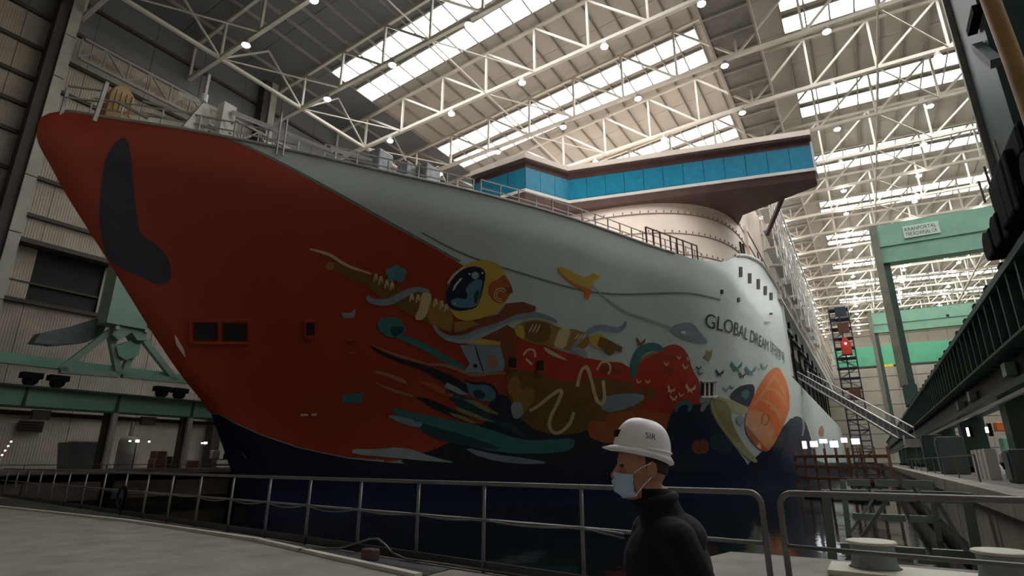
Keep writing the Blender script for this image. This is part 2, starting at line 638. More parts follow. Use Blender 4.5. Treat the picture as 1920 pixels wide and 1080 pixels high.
# ------------------------------------------------------------------ dock, quays, water
WZ = -2.2
QZ = 0.9
SEA = bpy.data.materials.new('dock_water')
SEA.use_nodes = True
nt = SEA.node_tree
b = nt.nodes['Principled BSDF']
b.inputs['Base Color'].default_value = (0.006, 0.009, 0.010, 1)
b.inputs['Roughness'].default_value = 0.06
b.inputs['IOR'].default_value = 1.33
g = nt.nodes.new('ShaderNodeNewGeometry')
n1 = nt.nodes.new('ShaderNodeTexNoise')
n1.inputs['Scale'].default_value = 0.9
n1.inputs['Detail'].default_value = 3
bp = nt.nodes.new('ShaderNodeBump')
bp.inputs['Strength'].default_value = 0.10
bp.inputs['Distance'].default_value = 0.10
nt.links.new(g.outputs['Position'], n1.inputs['Vector'])
nt.links.new(n1.outputs['Fac'], bp.inputs['Height'])
nt.links.new(bp.outputs['Normal'], b.inputs['Normal'])
struct(MB().bb(-58, 3.2, 5, YF, WZ - 0.5, WZ).build('dock_water', SEA), 'dark still water filling the dock under the hull', 'water')

# rail line at the dock head
RA = Vector((-44.0, 12.95, 0))
RB = Vector((-12.04, 8.88, 0))
RC = Vector((1.0, 7.2, 0))
rdir = (RC - RB).normalized()
rnor = Vector((-rdir.y, rdir.x, 0))     # towards the dock


def rl(x):
    """point of the railing line at world x"""
    return RB + rdir * ((x - RB.x) / rdir.x)


e = [rl(-58) + rnor * 0.8, rl(-3.6) + rnor * 0.8, Vector((-2.6, 12.3, 0)), Vector((8, 12.3, 0))]
outline = [(-73, YN, 0), (XR, YN, 0), (XR, 12.3, 0)] + [tuple(p) for p in e[::-1]] + [(-73, e[0].y, 0)]
struct(MB().prism([(x, y, -0.4) for x, y, z in outline], (0, 0, 0.4)).build('floor', M['asphalt']), 'grey asphalt quay floor in front of the railing', 'floor')
hw = [tuple(p) for p in e]
hm = MB()
for p, q in zip(e, e[1:]):
    hm.prism([(p.x, p.y, -6), (q.x, q.y, -6), (q.x, q.y, -0.02), (p.x, p.y, -0.02)], (-rnor * 0.9))
struct(hm.build('wall_dock_head', M['dconcrete']), 'dark wet concrete wall at the head of the dock', 'wall')

struct(MB().bb(-73.5, -58, e[0].y - 0.5, YF, -0.2, QZ).build('floor_left_quay', M['concrete']), 'concrete quay strip along the left dock wall', 'floor')
dl = struct(MB().bb(-58.6, -58, 11, YF, -6, QZ - 0.35).build('wall_dock_left', M['dconcrete']), 'stained concrete dock wall left of the bow', 'wall')
for i in range(24):
    y = 14 + 6 * i
    piece('wall_block', M['concrete'], (-57.95, y + 3, -0.75 + 0.02 * (i % 3)), (0.35, 5.86, 1.5), dl)
    piece('coping_stone', M['concrete'], (-57.9, y + 3, QZ - 0.05), (0.9, 5.9, 0.4), dl)
    if i % 2 == 0:
        MB().cyl((-57.6, y, -3), (-57.6, y, 0.5), 0.45, n=12).build('fender', M['black'], dl)
struct(MB().bb(3.0, XR, 12.4, YF, -0.2, QZ).build('floor_right_quay', M['dconcrete']), 'concrete quay under the right crane runway', 'floor')
dr = struct(MB().bb(3.0, 3.6, 12.4, YF, -6, QZ - 0.5).build('wall_dock_right', M['dconcrete']), 'beige stone dock wall on the right', 'wall')
for i in range(26):
    y = 12.5 + 5 * i
    piece('wall_block', M['quay'], (3.0, y + 2.5, -0.55), (0.35, 4.86, 1.9), dr)
    piece('coping_stone', M['quay'], (2.95, y + 2.5, QZ - 0.22), (0.8, 4.92, 0.5), dr)

# white kerb line along the asphalt
wpts = [at(-140, 940, Z=0.03), at(0, 950, Z=0.03), at(240, 976, Z=0.03), at(480, 1011, Z=0.03), at(620, 1043, Z=0.03), at(785, 1079, Z=0.03)]
km = MB()
for a, b2 in zip(wpts, wpts[1:]):
    km.bar(a, b2, 0.13, 0.06)
struct(km.build('trim_1', M['kerb']), 'white painted kerb line along the edge of the asphalt', 'kerb')
# dark channel strip between kerb line and railing
ch = MB()
for a, b2 in zip(wpts, wpts[1:]):
    pa, pb = rl(a.x), rl(b2.x)
    ch.raw([(a.x, a.y + 0.12, 0.012), (b2.x, b2.y + 0.12, 0.012), (pb.x, pb.y - 0.05, 0.012), (pa.x, pa.y - 0.05, 0.012)], [(0, 1, 2, 3)])
struct(ch.build('trim_2', M['kick']), 'dark channel strip between the kerb line and the railing', 'trim')

#==SHIP==
# ================================================================== THE SHIP
CX = -35.0
ship = thing('cruise_ship', 'unfinished cruise ship with red bow and painted astronaut mural afloat in the dock', 'ship', (CX, 60, WZ))
ZB = -3.2
k_ = 35.0 / 32.0
_stem = pchip(sorted([(-3.2, 25.2), (-1.0, 25.1), (0.5, 24.5), (1.85, 23.3), (4.4, 21.1), (7.1, 18.3), (12.7, 13.4), (16.55, 10.15), (18.3, 9.05), (19.2, 9.0), (20.0, 9.0)]))
_wd = pchip([(0, 0), (0.3, 0.4), (1.2, 0.95), (2.6, 1.8), (4.3, 3.25), (7.1, 5.45), (10.7, 7.8), (14.35, 10.05), (20.8, 14.0), (27.7, 17.5), (36.2, 20.8), (46.2, 24.4), (54, 25.4), (62, 25.5)])
_wl = pchip([(0, 0), (0.3, 0.3), (2, 0.9), (10, 3.6), (20, 7.4), (32, 12.4), (45, 17.6), (58, 22.0), (72, 25.0), (84, 25.5)])


def stem(z):
    return _stem(min(z, 20.0))


def half(sp, z):
    g = max(0.0, min(1.0, (z + 2.5) / 22.5)) ** 1.15
    return _wl(sp) * (1 - g) + _wd(sp) * g


def S(a, z):
    ys = stem(z)
    y = a + ys * max(0.0, 1 - a / 80.0)
    b_ = half(max(0.0, y - ys), z)
    t = max(0.0, min(z, 20.0) - 18.9) / 1.1          # the stem head is rounded off at the very tip
    return Vector((CX + b_, y + 0.8 * t * t * max(0.0, 1 - a / 3.0), z))


def SN(a, z):
    e_ = 0.15
    t1 = S(a + e_, z) - S(max(a - e_, 0), z)
    t2 = S(a, z + e_) - S(a, z - e_)
    n = t2.cross(t1)
    n.normalize()
    if n.x < 0:
        n = -n
    return n


_zd = pchip([(0, 20), (47, 20), (54, 21.1), (63.5, 24.3), (75, 27.2), (90, 29.8), (105.9, 30.2)])


def zdeck(a):
    return _zd(a) if a < 106 else 15.5


AS = [0, 0.08, 0.2, 0.4, 0.7, 1, 1.5, 2, 2.6, 3.3, 4] + [4 + 0.75 * i for i in range(1, 110)]
AS = [a for a in AS if a < 85] + [86, 88, 90, 92, 95, 98, 101, 104, 105.9, 106.05, 110, 120, 140, 180, 240, 286]
NZ = 46
vs, prm = [], []
for a in AS:
    zt = zdeck(a)
    for j in range(NZ):
        z = ZB + (zt - ZB) * j / (NZ - 1)
        vs.append(S(a, z))
        prm.append((a, z))
tris = []
quads = []
for i in range(len(AS) - 1):
    for j in range(NZ - 1):
        q = (i * NZ + j, (i + 1) * NZ + j, (i + 1) * NZ + j + 1, i * NZ + j + 1)
        quads.append(q)
        tris += [(q[0], q[1], q[2]), (q[0], q[2], q[3])]
BVH = BVHTree.FromPolygons([tuple(v) for v in vs], tris)


def uv(x, y):
    """hull parameters (aft distance, height) seen at photo pixel"""
    hit, nrm, idx, dist = BVH.ray_cast(Vector((0, 0, CAMZ)), at(x, y))
    if hit is None:
        return None
    i0, i1, i2 = tris[idx]
    A, B, C = vs[i0], vs[i1], vs[i2]
    v0, v1, v2 = B - A, C - A, hit - A
    d00, d01, d11, d20, d21 = v0.dot(v0), v0.dot(v1), v1.dot(v1), v2.dot(v0), v2.dot(v1)
    den = d00 * d11 - d01 * d01
    if abs(den) < 1e-12:
        return prm[i0]
    b1 = (d11 * d20 - d01 * d21) / den
    b2_ = (d00 * d21 - d01 * d20) / den
    b0 = 1 - b1 - b2_
    return (b0 * prm[i0][0] + b1 * prm[i1][0] + b2_ * prm[i2][0], b0 * prm[i0][1] + b1 * prm[i1][1] + b2_ * prm[i2][1])


hb = MB()
hb.raw(vs, quads)
hb.raw([(2 * CX - p.x, p.y, p.z) for p in vs], [q[::-1] for q in quads])
# deck plate and stern
top = [S(a, zdeck(a) if a > 106 else min(zdeck(a), 20) - 0.9) for a in AS]
n0 = len(hb.v)
nn = len(top)
hb.raw([p for p in top] + [(2 * CX - p.x, p.y, p.z) for p in top], [(i, i + 1, nn + i + 1, nn + i) for i in range(nn - 1)])
hb.raw([(CX - 25.5, 286, ZB), (CX + 25.5, 286, ZB), (CX + 25.5, 286, 15.5), (CX - 25.5, 286, 15.5)], [(0, 1, 2, 3)])
hull = hb.build('hull', M['hull'], ship, True)
bm = bmesh.new()
bm.from_mesh(hull.data)
bmesh.ops.remove_doubles(bm, verts=bm.verts, dist=0.0005)
bmesh.ops.recalc_face_normals(bm, faces=bm.faces)
bm.to_mesh(hull.data)
bm.free()
hull.data.set_sharp_from_angle(angle=math.radians(35))

hull.data.materials.append(M['red'])


def inside(p, poly):
    c = False
    for i in range(len(poly)):
        (x0, y0), (x1, y1) = poly[i], poly[i - 1]
        if (y0 > p[1]) != (y1 > p[1]) and p[0] < (x1 - x0) * (p[1] - y0) / (y1 - y0) + x0:
            c = not c
    return c


def hull_param(c):
    """(aft distance, height) of a point near the plating"""
    ys = stem(c.z)
    return ((c.y - ys) / (1 - ys / 80.0) if c.y < 80 else c.y, c.z)



def area2(p):
    return sum(p[i][0] * p[(i + 1) % len(p)][1] - p[(i + 1) % len(p)][0] * p[i][1] for i in range(len(p))) / 2


def decal_uv(name, pts, m, layer, spacing=0.8, mirror=False, parent=None, label=None):
    """painted area on the hull: polygon in hull parameters, laid on the plating"""
    cl = []
    for p in pts:
        if not cl or (abs(p[0] - cl[-1][0]) + abs(p[1] - cl[-1][1])) > 1e-3:
            cl.append(p)
    if len(cl) > 2 and abs(cl[0][0] - cl[-1][0]) + abs(cl[0][1] - cl[-1][1]) < 1e-3:
        cl.pop()
    if len(cl) < 3:
        return None
    if area2(cl) < 0:
        cl = cl[::-1]
    u0, u1 = min(p[0] for p in cl), max(p[0] for p in cl)
    v0, v1 = min(p[1] for p in cl), max(p[1] for p in cl)
    vc = [Vector(p) for p in cl]
    n = len(vc)
    if u1 - u0 > spacing or v1 - v0 > spacing:
        nu = max(1, int((u1 - u0) / spacing))
        nv = max(1, int((v1 - v0) / spacing))
        for i in range(nu + 1):
            for j in range(nv + 1):
                vc.append(Vector((u0 + (u1 - u0) * (i + 0.5) / (nu + 1), v0 + (v1 - v0) * (j + 0.5) / (nv + 1))))
    try:
        ov, oe, of, _, _, _ = delaunay_2d_cdt(vc, [], [list(range(n))], 1, 1e-5)
    except Exception:
        return None
    if not of:
        return None
    off = 0.034 + 0.005 * layer
    mv = []
    for p in ov:
        a, z = max(p.x, 0.0), p.y
        mv.append(S(a, z) + SN(a, z) * off)
    mb = MB()
    mb.raw(mv, [tuple(f) for f in of])
    if mirror:
        mb.raw([(2 * CX - p.x, p.y, p.z) for p in mv], [tuple(f[::-1]) for f in of])
    o = mb.build(name, m, parent or hull, True)
    if label:
        o['label'] = label
    return o


def dens(pts, step=9.0, closed=True):
    out = []
    n = len(pts)
    for i in range(n if closed else n - 1):
        a, b2 = pts[i], pts[(i + 1) % n]
        L = math.hypot(b2[0] - a[0], b2[1] - a[1])
        k = max(1, int(L / step))
        for t in range(k):
            out.append((a[0] + (b2[0] - a[0]) * t / k, a[1] + (b2[1] - a[1]) * t / k))
    if not closed:
        out.append(pts[-1])
    return out


def smooth(pts, closed=True, it=2):
    """Chaikin rounding"""
    for _ in range(it):
        out = []
        n = len(pts)
        rng = range(n) if closed else range(n - 1)
        if not closed:
            out.append(pts[0])
        for i in rng:
            a, b2 = pts[i], pts[(i + 1) % n]
            out.append((a[0] * .75 + b2[0] * .25, a[1] * .75 + b2[1] * .25))
            out.append((a[0] * .25 + b2[0] * .75, a[1] * .25 + b2[1] * .75))
        if not closed:
            out.append(pts[-1])
        pts = out
    return pts


def paint(name, pts, m, layer, rnd=1, spacing=0.8, label=None):
    if rnd:
        pts = smooth(pts, True, rnd)
    q = [uv(x, y) for x, y in dens(pts)]
    q = [p for p in q if p]
    return decal_uv(name, q, m, layer, spacing, label=label)


def stroke(name, pts, wd, m, layer, taper=True):
    pts = smooth(pts, False, 2)
    pts = dens(pts, 6, False)
    n = len(pts)
    L, R = [], []
    for i, p in enumerate(pts):
        a, b2 = pts[max(i - 1, 0)], pts[min(i + 1, n - 1)]
        dx, dy = b2[0] - a[0], b2[1] - a[1]
        l = math.hypot(dx, dy) or 1
        t = i / (n - 1)
        hw_ = wd / 2 * ((0.25 + 0.75 * math.sin(PI * min(1, max(0, t * 0.9 + 0.05)))) if taper else 1)
        L.append((p[0] - dy / l * hw_, p[1] + dx / l * hw_))
        R.append((p[0] + dy / l * hw_, p[1] - dx / l * hw_))
    q = [uv(x, y) for x, y in L + R[::-1]]
    return decal_uv(name, [p for p in q if p], m, layer)


def disc(name, c, r, m, layer, ry=None):
    pts = [(c[0] + r * math.cos(2 * PI * k / 16), c[1] + (ry or r) * math.sin(2 * PI * k / 16)) for k in range(16)]
    return paint(name, pts, m, layer, 0)


def pm(n, rgb):
    return mat('paint_' + n, rgb, 0.42, var=0.10, scale=0.8)


P = dict(gold=pm('gold', (0.36, 0.20, 0.045)), dgold=pm('dark_gold', (0.20, 0.105, 0.025)), yel=pm('yellow', (0.62, 0.42, 0.07)),
         cream=pm('cream', (0.66, 0.52, 0.30)), bg=pm('blue_grey', (0.25, 0.33, 0.40)), lbg=pm('light_blue_grey', (0.34, 0.42, 0.45)),
         teal=pm('teal', (0.05, 0.20, 0.21)), dteal=pm('dark_teal', (0.018, 0.06, 0.075)), sky=pm('sky_blue', (0.10, 0.25, 0.34)),
         org=pm('orange', (0.72, 0.16, 0.03)), dorg=pm('dark_orange', (0.45, 0.12, 0.03)), porg=pm('pale_orange', (0.66, 0.28, 0.10)),
         bred=pm('bright_red', (0.48, 0.045, 0.02)), rbr=pm('red_brown', (0.24, 0.07, 0.03)), wht=pm('white', (0.7, 0.68, 0.6)),
         olive=pm('olive', (0.30, 0.28, 0.11)), ygr=pm('yellow_green', (0.42, 0.42, 0.20)), nav=pm('deep_navy', (0.010, 0.02, 0.055)),
         ink=pm('ink', (0.012, 0.018, 0.026)), pink=pm('dusty_pink', (0.42, 0.20, 0.13)), line=pm('line_green_grey', (0.17, 0.23, 0.22)),
         slate=pm('slate_navy', (0.040, 0.047, 0.078)), blk=pm('letter_black', (0.012, 0.014, 0.016)))


def cA(l):
    return [(560 + x / 2.572, 440 + y / 2.572) for x, y in l]


def cB(l):
    return [(1060 + x / 2.572, 460 + y / 2.572) for x, y in l]


def cC(l):
    return [(660 + x / 4.154, 620 + y / 4.154) for x, y in l]


def cF(l):
    return [(300 + x / 3.374, 560 + y / 3.374) for x, y in l]


# ---- base paint zones
rb = [(386, 243), (430, 261), (480, 284), (560, 325), (640, 369), (720, 415), (800, 458), (850, 486), (880, 505), (900, 560), (930, 620), (965, 660),
      (965, 720), (940, 770), (900, 800), (850, 830), (790, 856), (720, 866)]
bt = [(720, 862), (650, 857), (560, 838), (490, 814), (440, 792), (410, 775)]
q = [uv(*p) for p in dens(smooth(rb, False, 2), 8, False)]
q = [p for p in q if p]
q2 = [uv(*p) for p in dens(bt, 8, False)]
q2 = [p for p in q2 if p]
zs = q2[-1][1]
a_top = q[0][0]
poly = [(0.0, zs + (19.97 - zs) * i / 40) for i in range(41)] + [(a_top * i / 10, 19.97) for i in range(1, 11)] + q[1:] + q2
decal_uv('painted_red_bow', poly, M['red'], 0, 0.6, mirror=True, label='dark red painted bow field')
for f in hull.data.polygons:
    c = f.center
    if c.y < 80 and abs(f.normal.z) < 0.97:
        a, z = hull_param(c)
        if all(inside((a + da, min(z + dz, 19.9)), poly) for da in (0.0, 0.35 if z > 17 else 0.9) for dz in (-0.45, 0.45)):
            f.material_index = 1
nb = [(410, 776), (440, 794), (490, 816), (560, 840), (650, 859), (720, 866), (800, 872), (880, 880), (960, 880), (1040, 872), (1100, 840), (1160, 800), (1230, 800), (1320, 790),
      (1345, 800), (1375, 845), (1400, 872), (1422, 852), (1445, 830), (1466, 802), (1482, 784), (1500, 788), (1514, 815), (1522, 850), (1532, 864), (1545, 868)]
q = [uv(*p) for p in dens(nb, 8, False)]
q = [p for p in q if p]
poly = [(0.0, q[0][1])] + q + [(150.0, q[-1][1]), (285.0, q[-1][1]), (285.0, ZB + 0.1)] + [(285 - 285.0 * i / 60, ZB + 0.1) for i in range(1, 61)]
decal_uv('painted_navy_bottom', poly, M['navy'], 1, 1.0, mirror=True, label='navy underwater paint')
stroke('painted_edge_line', [(400, 247), (440, 264), (480, 282), (560, 322), (640, 366), (720, 411), (800, 455), (862, 490)], 4, P['line'], 2, False)
stroke('painted_wave_line', [(790, 436), (850, 468), (900, 489), (1000, 519), (1080, 543), (1150, 553), (1260, 549), (1300, 550), (1350, 562)], 3.5, P['line'], 1, False)
stroke('painted_wave_line', [(1110, 535), (1140, 565), (1180, 590), (1220, 600), (1300, 632)], 5, P['lbg'], 1)
paint('painted_boot_shape', [(226, 258), (240, 262), (247, 290), (250, 350), (257, 400), (262, 440), (290, 455), (310, 475), (322, 500), (320, 528), (300, 536), (262, 517), (232, 505), (202, 485), (190, 440),
      (186, 400), (190, 350), (195, 310), (208, 280)], P['slate'], 5, 2, label='blurred dark navy boot-shaped patch on the bow')

# ---- lower swooshes
paint('painted_deep_field', [(740, 862), (790, 852), (850, 826), (905, 793), (945, 765), (962, 720), (1010, 790), (1100, 800), (1165, 792), (1110, 845), (1045, 878), (960, 888), (880, 888), (800, 880)], P['ink'], 2)
paint('painted_swoosh', cC([(280, 590), (500, 640), (800, 700), (1000, 740), (1300, 850), (1500, 850), (1740, 830), (1720, 930), (1500, 955), (1250, 955), (1000, 920), (700, 830), (500, 760), (380, 680)]), P['teal'], 3)
paint('painted_swoosh', cC([(480, 700), (800, 790), (1000, 850), (1200, 930), (900, 900), (600, 830)]), P['dteal'], 4)
paint('painted_swoosh', cC([(0, 915), (150, 925), (400, 900), (640, 985), (830, 1030), (600, 1015), (300, 985), (0, 960)]), P['lbg'], 3)
paint('painted_swoosh', cC([(850, 900), (1100, 960), (1350, 990), (1560, 1030), (1300, 1040), (1000, 990)]), P['bg'], 3)
paint('painted_swoosh', cC([(240, 650), (420, 670), (640, 760), (420, 740)]), P['bg'], 4)
paint('painted_streak', cC([(470, 500), (640, 540), (960, 700), (1000, 740), (800, 680), (600, 590)]), P['ink'], 4)
paint('painted_streak', cC([(700, 430), (900, 520), (1140, 640), (1230, 700), (1300, 760), (1380, 850), (1200, 760), (1000, 680), (780, 560)]), P['dteal'], 4)
paint('painted_streak', cC([(110, 95), (300, 195), (540, 262), (720, 320), (830, 380), (930, 440), (900, 490), (780, 440), (650, 370), (560, 310), (330, 235), (200, 170)]), P['ink'], 4)
paint('painted_streak', cC([(105, 86), (300, 165), (600, 252), (590, 268), (300, 185)]), P['pink'], 5)
paint('painted_streak', cC([(150, 322), (210, 308), (320, 345), (425, 385), (420, 418), (250, 345)]), P['pink'], 4)
paint('painted_streak', cC([(150, 390), (260, 430), (480, 500), (470, 520), (300, 470)]), P['pink'], 4)
paint('painted_streak', cC([(500, 380), (620, 400), (760, 470), (860, 530), (700, 500)]), P['dorg'], 4)
stroke('painted_ribbon', cC([(290, 15), (420, 60), (560, 120), (700, 200), (830, 275), (920, 330)]), 13, P['teal'], 4)
paint('painted_cloud', cA([(375, 430), (395, 402), (440, 396), (490, 402), (502, 430), (522, 450), (490, 492), (440, 497), (390, 468)]), P['teal'], 5)
paint('painted_cloud', cA([(440, 440), (500, 440), (510, 460), (470, 492), (448, 485)]), P['dteal'], 6)
stroke('painted_ribbon', cC([(590, 262), (720, 262), (860, 312), (950, 350), (1060, 330), (1200, 328)]), 7, P['pink'], 5)
paint('painted_chip', cC([(735, 400), (820, 440), (905, 498), (830, 492), (720, 437)]), P['lbg'], 6, 0)
paint('painted_chip', cC([(860, 530), (960, 540), (1130, 635), (1135, 655), (1050, 632)]), P['olive'], 6, 0)
paint('painted_chip', cC([(800, 588), (900, 620), (1110, 710), (1000, 692), (820, 622)]), P['olive'], 6, 0)
paint('painted_chip', cC([(745, 630), (860, 660), (980, 718), (930, 720), (790, 665)]), P['olive'], 6, 0)
paint('painted_swirl', cC([(880, 385), (950, 408), (1050, 405), (1112, 450), (1120, 545), (1000, 545), (920, 505), (895, 440)]), P['sky'], 5, 2)
paint('painted_swirl', cC([(930, 470), (990, 450), (1040, 490), (1030, 530), (960, 525)]), P['dteal'], 6, 2)
stroke('painted_swirl_edge', cC([(870, 380), (940, 412), (1060, 405), (1130, 470), (1140, 560)]), 5, P['ink'], 6)
paint('painted_swirl', cC([(1060, 560), (1140, 480), (1230, 520), (1240, 690), (1150, 730), (1060, 640)]), P['nav'], 5)

# ---- astronaut: body
paint('painted_body', [(930, 640), (965, 625), (1000, 640), (1060, 660), (1120, 676), (1178, 680), (1184, 715), (1200, 720), (1290, 730), (1315, 745), (1310, 800), (1240, 795), (1180, 770), (1100, 755), (1010, 725), (955, 695)], P['bred'], 4)
paint('painted_leg', [(952, 690), (1000, 695), (1060, 718), (1120, 706), (1180, 715), (1245, 738), (1185, 770), (1120, 795), (1080, 815), (1010, 812), (965, 775), (945, 720)], P['dgold'], 5)
paint('painted_leg', [(1120, 745), (1180, 735), (1215, 742), (1180, 765), (1130, 775)], P['bg'], 6)
paint('painted_leg', [(1095, 790), (1150, 772), (1230, 768), (1290, 790), (1290, 820), (1200, 830), (1110, 830)], P['dorg'], 5)
paint('painted_chest', cA([(740, 425), (860, 440), (1040, 425), (1060, 560), (1010, 650), (980, 640), (975, 540), (860, 500), (760, 490)]), P['rbr'], 5)
paint('painted_knob', cC([(1200, 455), (1240, 360), (1300, 352), (1312, 470), (1380, 420), (1432, 480), (1400, 570), (1330, 650), (1262, 695), (1230, 610), (1262, 540)]), P['gold'], 6)
paint('painted_knob', cC([(1240, 560), (1290, 545), (1330, 580), (1330, 660), (1265, 695), (1232, 620)]), P['lbg'], 7)
stroke('painted_curl', cC([(1380, 620), (1440, 590), (1600, 460), (1638, 465), (1600, 560), (1540, 670), (1530, 740), (1560, 795), (1620, 795), (1700, 720), (1725, 630)]), 6.5, P['cream'], 7, False)
stroke('painted_curl', cC([(1755, 430), (1780, 310), (1820, 262), (1850, 320), (1880, 480), (1905, 560)]), 5, P['cream'], 7, False)
stroke('painted_curl', cB([(55, 680), (72, 600), (100, 580), (125, 650), (145, 740), (168, 768), (190, 750), (180, 650)]), 6, P['cream'], 7, False)
stroke('painted_curl', cB([(150, 600), (170, 560), (205, 560), (218, 590), (205, 620)]), 4, P['cream'], 7, False)
stroke('painted_curl', cC([(1330, 190), (1365, 142), (1420, 145), (1425, 205)]), 4, P['cream'], 7, False)
stroke('painted_curl', cC([(1350, 215), (1400, 262)]), 4, P['cream'], 7, False)
paint('painted_panel', cA([(775, 532), (860, 528), (970, 535), (992, 620), (985, 655), (880, 665), (800, 660), (822, 620)]), P['bg'], 6, 0)
stroke('painted_panel_line', cA([(850, 532), (865, 590), (890, 660)]), 3, P['dteal'], 7)
paint('painted_panel_mark', cA([(905, 590), (935, 575), (960, 600), (955, 640), (915, 640)]), P['pink'], 7)
disc('painted_panel_mark', cA([(850, 632)])[0], 4, P['ink'], 7)
paint('painted_belt', cA([(800, 525), (870, 498), (970, 515), (972, 532), (860, 528)]), P['yel'], 7, 0)
# left arm, hand pointing to the bow
paint('painted_sleeve', cA([(330, 215), (375, 195), (460, 235), (520, 282), (600, 268), (645, 300), (720, 340), (748, 430), (735, 475), (690, 455), (600, 412), (540, 388), (460, 342), (380, 292), (328, 250)]), P['dgold'], 6)
paint('painted_sleeve', cA([(640, 300), (700, 325), (740, 370), (745, 470), (690, 455), (610, 415)]), P['gold'], 7)
paint('painted_hand', cA([(135, 130), (160, 128), (240, 160), (345, 192), (338, 242), (250, 212), (150, 168)]), P['dgold'], 6)
disc('painted_knuckle', cA([(150, 150)])[0], 8, P['gold'], 7)
stroke('painted_finger', cA([(52, 68), (110, 82), (160, 100), (230, 150), (350, 188)]), 6, P['cream'], 7)
paint('painted_cuff', cA([(590, 280), (620, 272), (642, 290), (632, 345), (602, 412), (552, 408), (582, 350)]), P['cream'], 7)
for k, (x, y) in enumerate([(372, 200), (396, 212), (425, 230), (450, 240), (545, 295), (575, 300), (660, 320), (690, 330), (712, 345)]):
    stroke('painted_fold', cA([(x - 10, y + 28), (x, y - 22), (x + 6, y + 20)]), 4, P['cream'], 8)
stroke('painted_swirl_blue', cA([(330, 295), (345, 320), (430, 328), (500, 290), (560, 258), (630, 272)]), 13, P['bg'], 8)
for dx, dy in ((0, -18), (28, -4), (18, 22), (-22, 18), (-30, -6)):
    disc('painted_flower', cA([(470 + dx, 185 + dy)])[0], 8.5, P['sky'], 8)
# scarf
stroke('painted_scarf', cA([(648, 435), (690, 490), (780, 505), (880, 462), (1000, 408), (1080, 388), (1160, 382), (1245, 418)]), 13, P['bg'], 8)
stroke('painted_scarf', cA([(700, 500), (800, 520), (900, 475), (1010, 425)]), 8, P['lbg'], 9)
# collar
paint('painted_collar', cA([(738, 432), (820, 420), (960, 382), (1000, 330), (1080, 322), (1142, 345), (1138, 370), (1050, 382), (960, 422), (860, 452), (760, 478)]), P['rbr'], 9, 0)
paint('painted_collar', cA([(745, 420), (830, 410), (870, 430), (790, 460), (748, 470)]), P['gold'], 10, 0)
# helmet
paint('painted_helmet', cA([(815, 135), (890, 118), (950, 133), (985, 165), (1002, 200), (1022, 235), (1027, 270), (1002, 312), (985, 342), (950, 377), (880, 402), (820, 414), (770, 407), (738, 378), (720, 340), (706, 300), (722, 235), (760, 175)]), P['yel'], 10)
paint('painted_helmet_side', cA([(985, 188), (1005, 213), (1024, 240), (1027, 270), (1002, 312), (975, 332), (940, 322), (908, 280), (918, 230), (960, 215)]), P['dorg'], 11)
for r_ in (17, 11):
    pts = [(972 + r_ * 1.9 * math.cos(t * PI / 8 + 1.4), 288 + r_ * 1.9 * math.sin(t * PI / 8 + 1.4)) for t in range(12)]
    stroke('painted_helmet_ring', cA(pts), 2, P['cream'], 12, False)
paint('painted_helmet_knob', cA([(990, 258), (1028, 252), (1030, 280), (992, 280)]), P['rbr'], 12, 0)
paint('painted_visor', cA([(830, 148), (765, 178), (722, 240), (704, 300), (720, 347), (760, 367), (820, 362), (862, 346), (882, 280), (902, 190), (885, 158)]), P['nav'], 12)
paint('painted_visor_cloud', cA([(850, 213), (888, 213), (872, 280), (866, 342), (800, 355), (738, 343), (728, 312), (770, 300), (802, 312), (815, 290), (800, 265), (820, 235)]), P['sky'], 13, 2)
paint('painted_visor_cloud', cA([(845, 270), (870, 262), (862, 320), (842, 335)]), P['dteal'], 14)
disc('painted_moon', cA([(849, 195)])[0], 7, P['lbg'], 14)
for x, y in ((884, 183), (822, 188), (776, 214), (750, 330)):
    disc('painted_star', cA([(x, y)])[0], 2, P['wht'], 14)
stroke('painted_visor_shine', cA([(716, 236), (740, 195), (800, 148)]), 4, P['wht'], 14)
stroke('painted_visor_shine', cA([(742, 268), (756, 238), (785, 208)]), 4, P['wht'], 14)
# right arm
paint('painted_sleeve', cA([(1035, 445), (1100, 410), (1180, 410), (1250, 445), (1300, 458), (1389, 470), (1400, 500), (1389, 545), (1330, 562), (1280, 548), (1180, 532), (1090, 515), (1045, 482)]), P['gold'], 8)
paint('painted_sleeve', cA([(1085, 440), (1100, 418), (1170, 415), (1220, 440), (1200, 520), (1100, 512)]), P['dgold'], 9)
paint('painted_cuff', cA([(1255, 447), (1312, 455), (1298, 500), (1282, 550), (1225, 540), (1240, 495)]), P['cream'], 9)
paint('painted_cuff', cA([(1035, 450), (1080, 425), (1090, 510), (1050, 485)]), P['yel'], 9)
for x in (1115, 1132, 1150, 1335, 1352, 1370):
    stroke('painted_fold', cA([(x + 14, 428 + (x > 1300) * 48), (x + 4, 450 + (x > 1300) * 42), (x - 8, 470 + (x > 1300) * 32)]), 3, P['cream'], 10)
paint('painted_sleeve', cB([(0, 405), (40, 400), (100, 425), (118, 450), (110, 478), (60, 492), (0, 500)]), P['gold'], 8)
paint('painted_cuff', cB([(108, 440), (150, 428), (190, 430), (196, 470), (165, 502), (120, 478)]), P['yel'], 9)
paint('painted_hand', cB([(165, 437), (200, 450), (250, 478), (273, 488), (268, 516), (240, 505), (232, 520), (212, 532), (185, 508), (150, 482)]), P['dgold'], 10, 0)
stroke('painted_ribbon', cB([(20, 505), (70, 450), (115, 410), (170, 388), (235, 408), (280, 395), (290, 365)]), 10, P['bg'], 9)
paint('painted_scarf_end', cA([(1300, 545), (1345, 540), (1389, 560), (1389, 600), (1350, 580)]), P['lbg'], 9)
paint('painted_patch', cA([(1175, 535), (1215, 555), (1310, 612), (1240, 590), (1190, 565)]), P['cream'], 9)
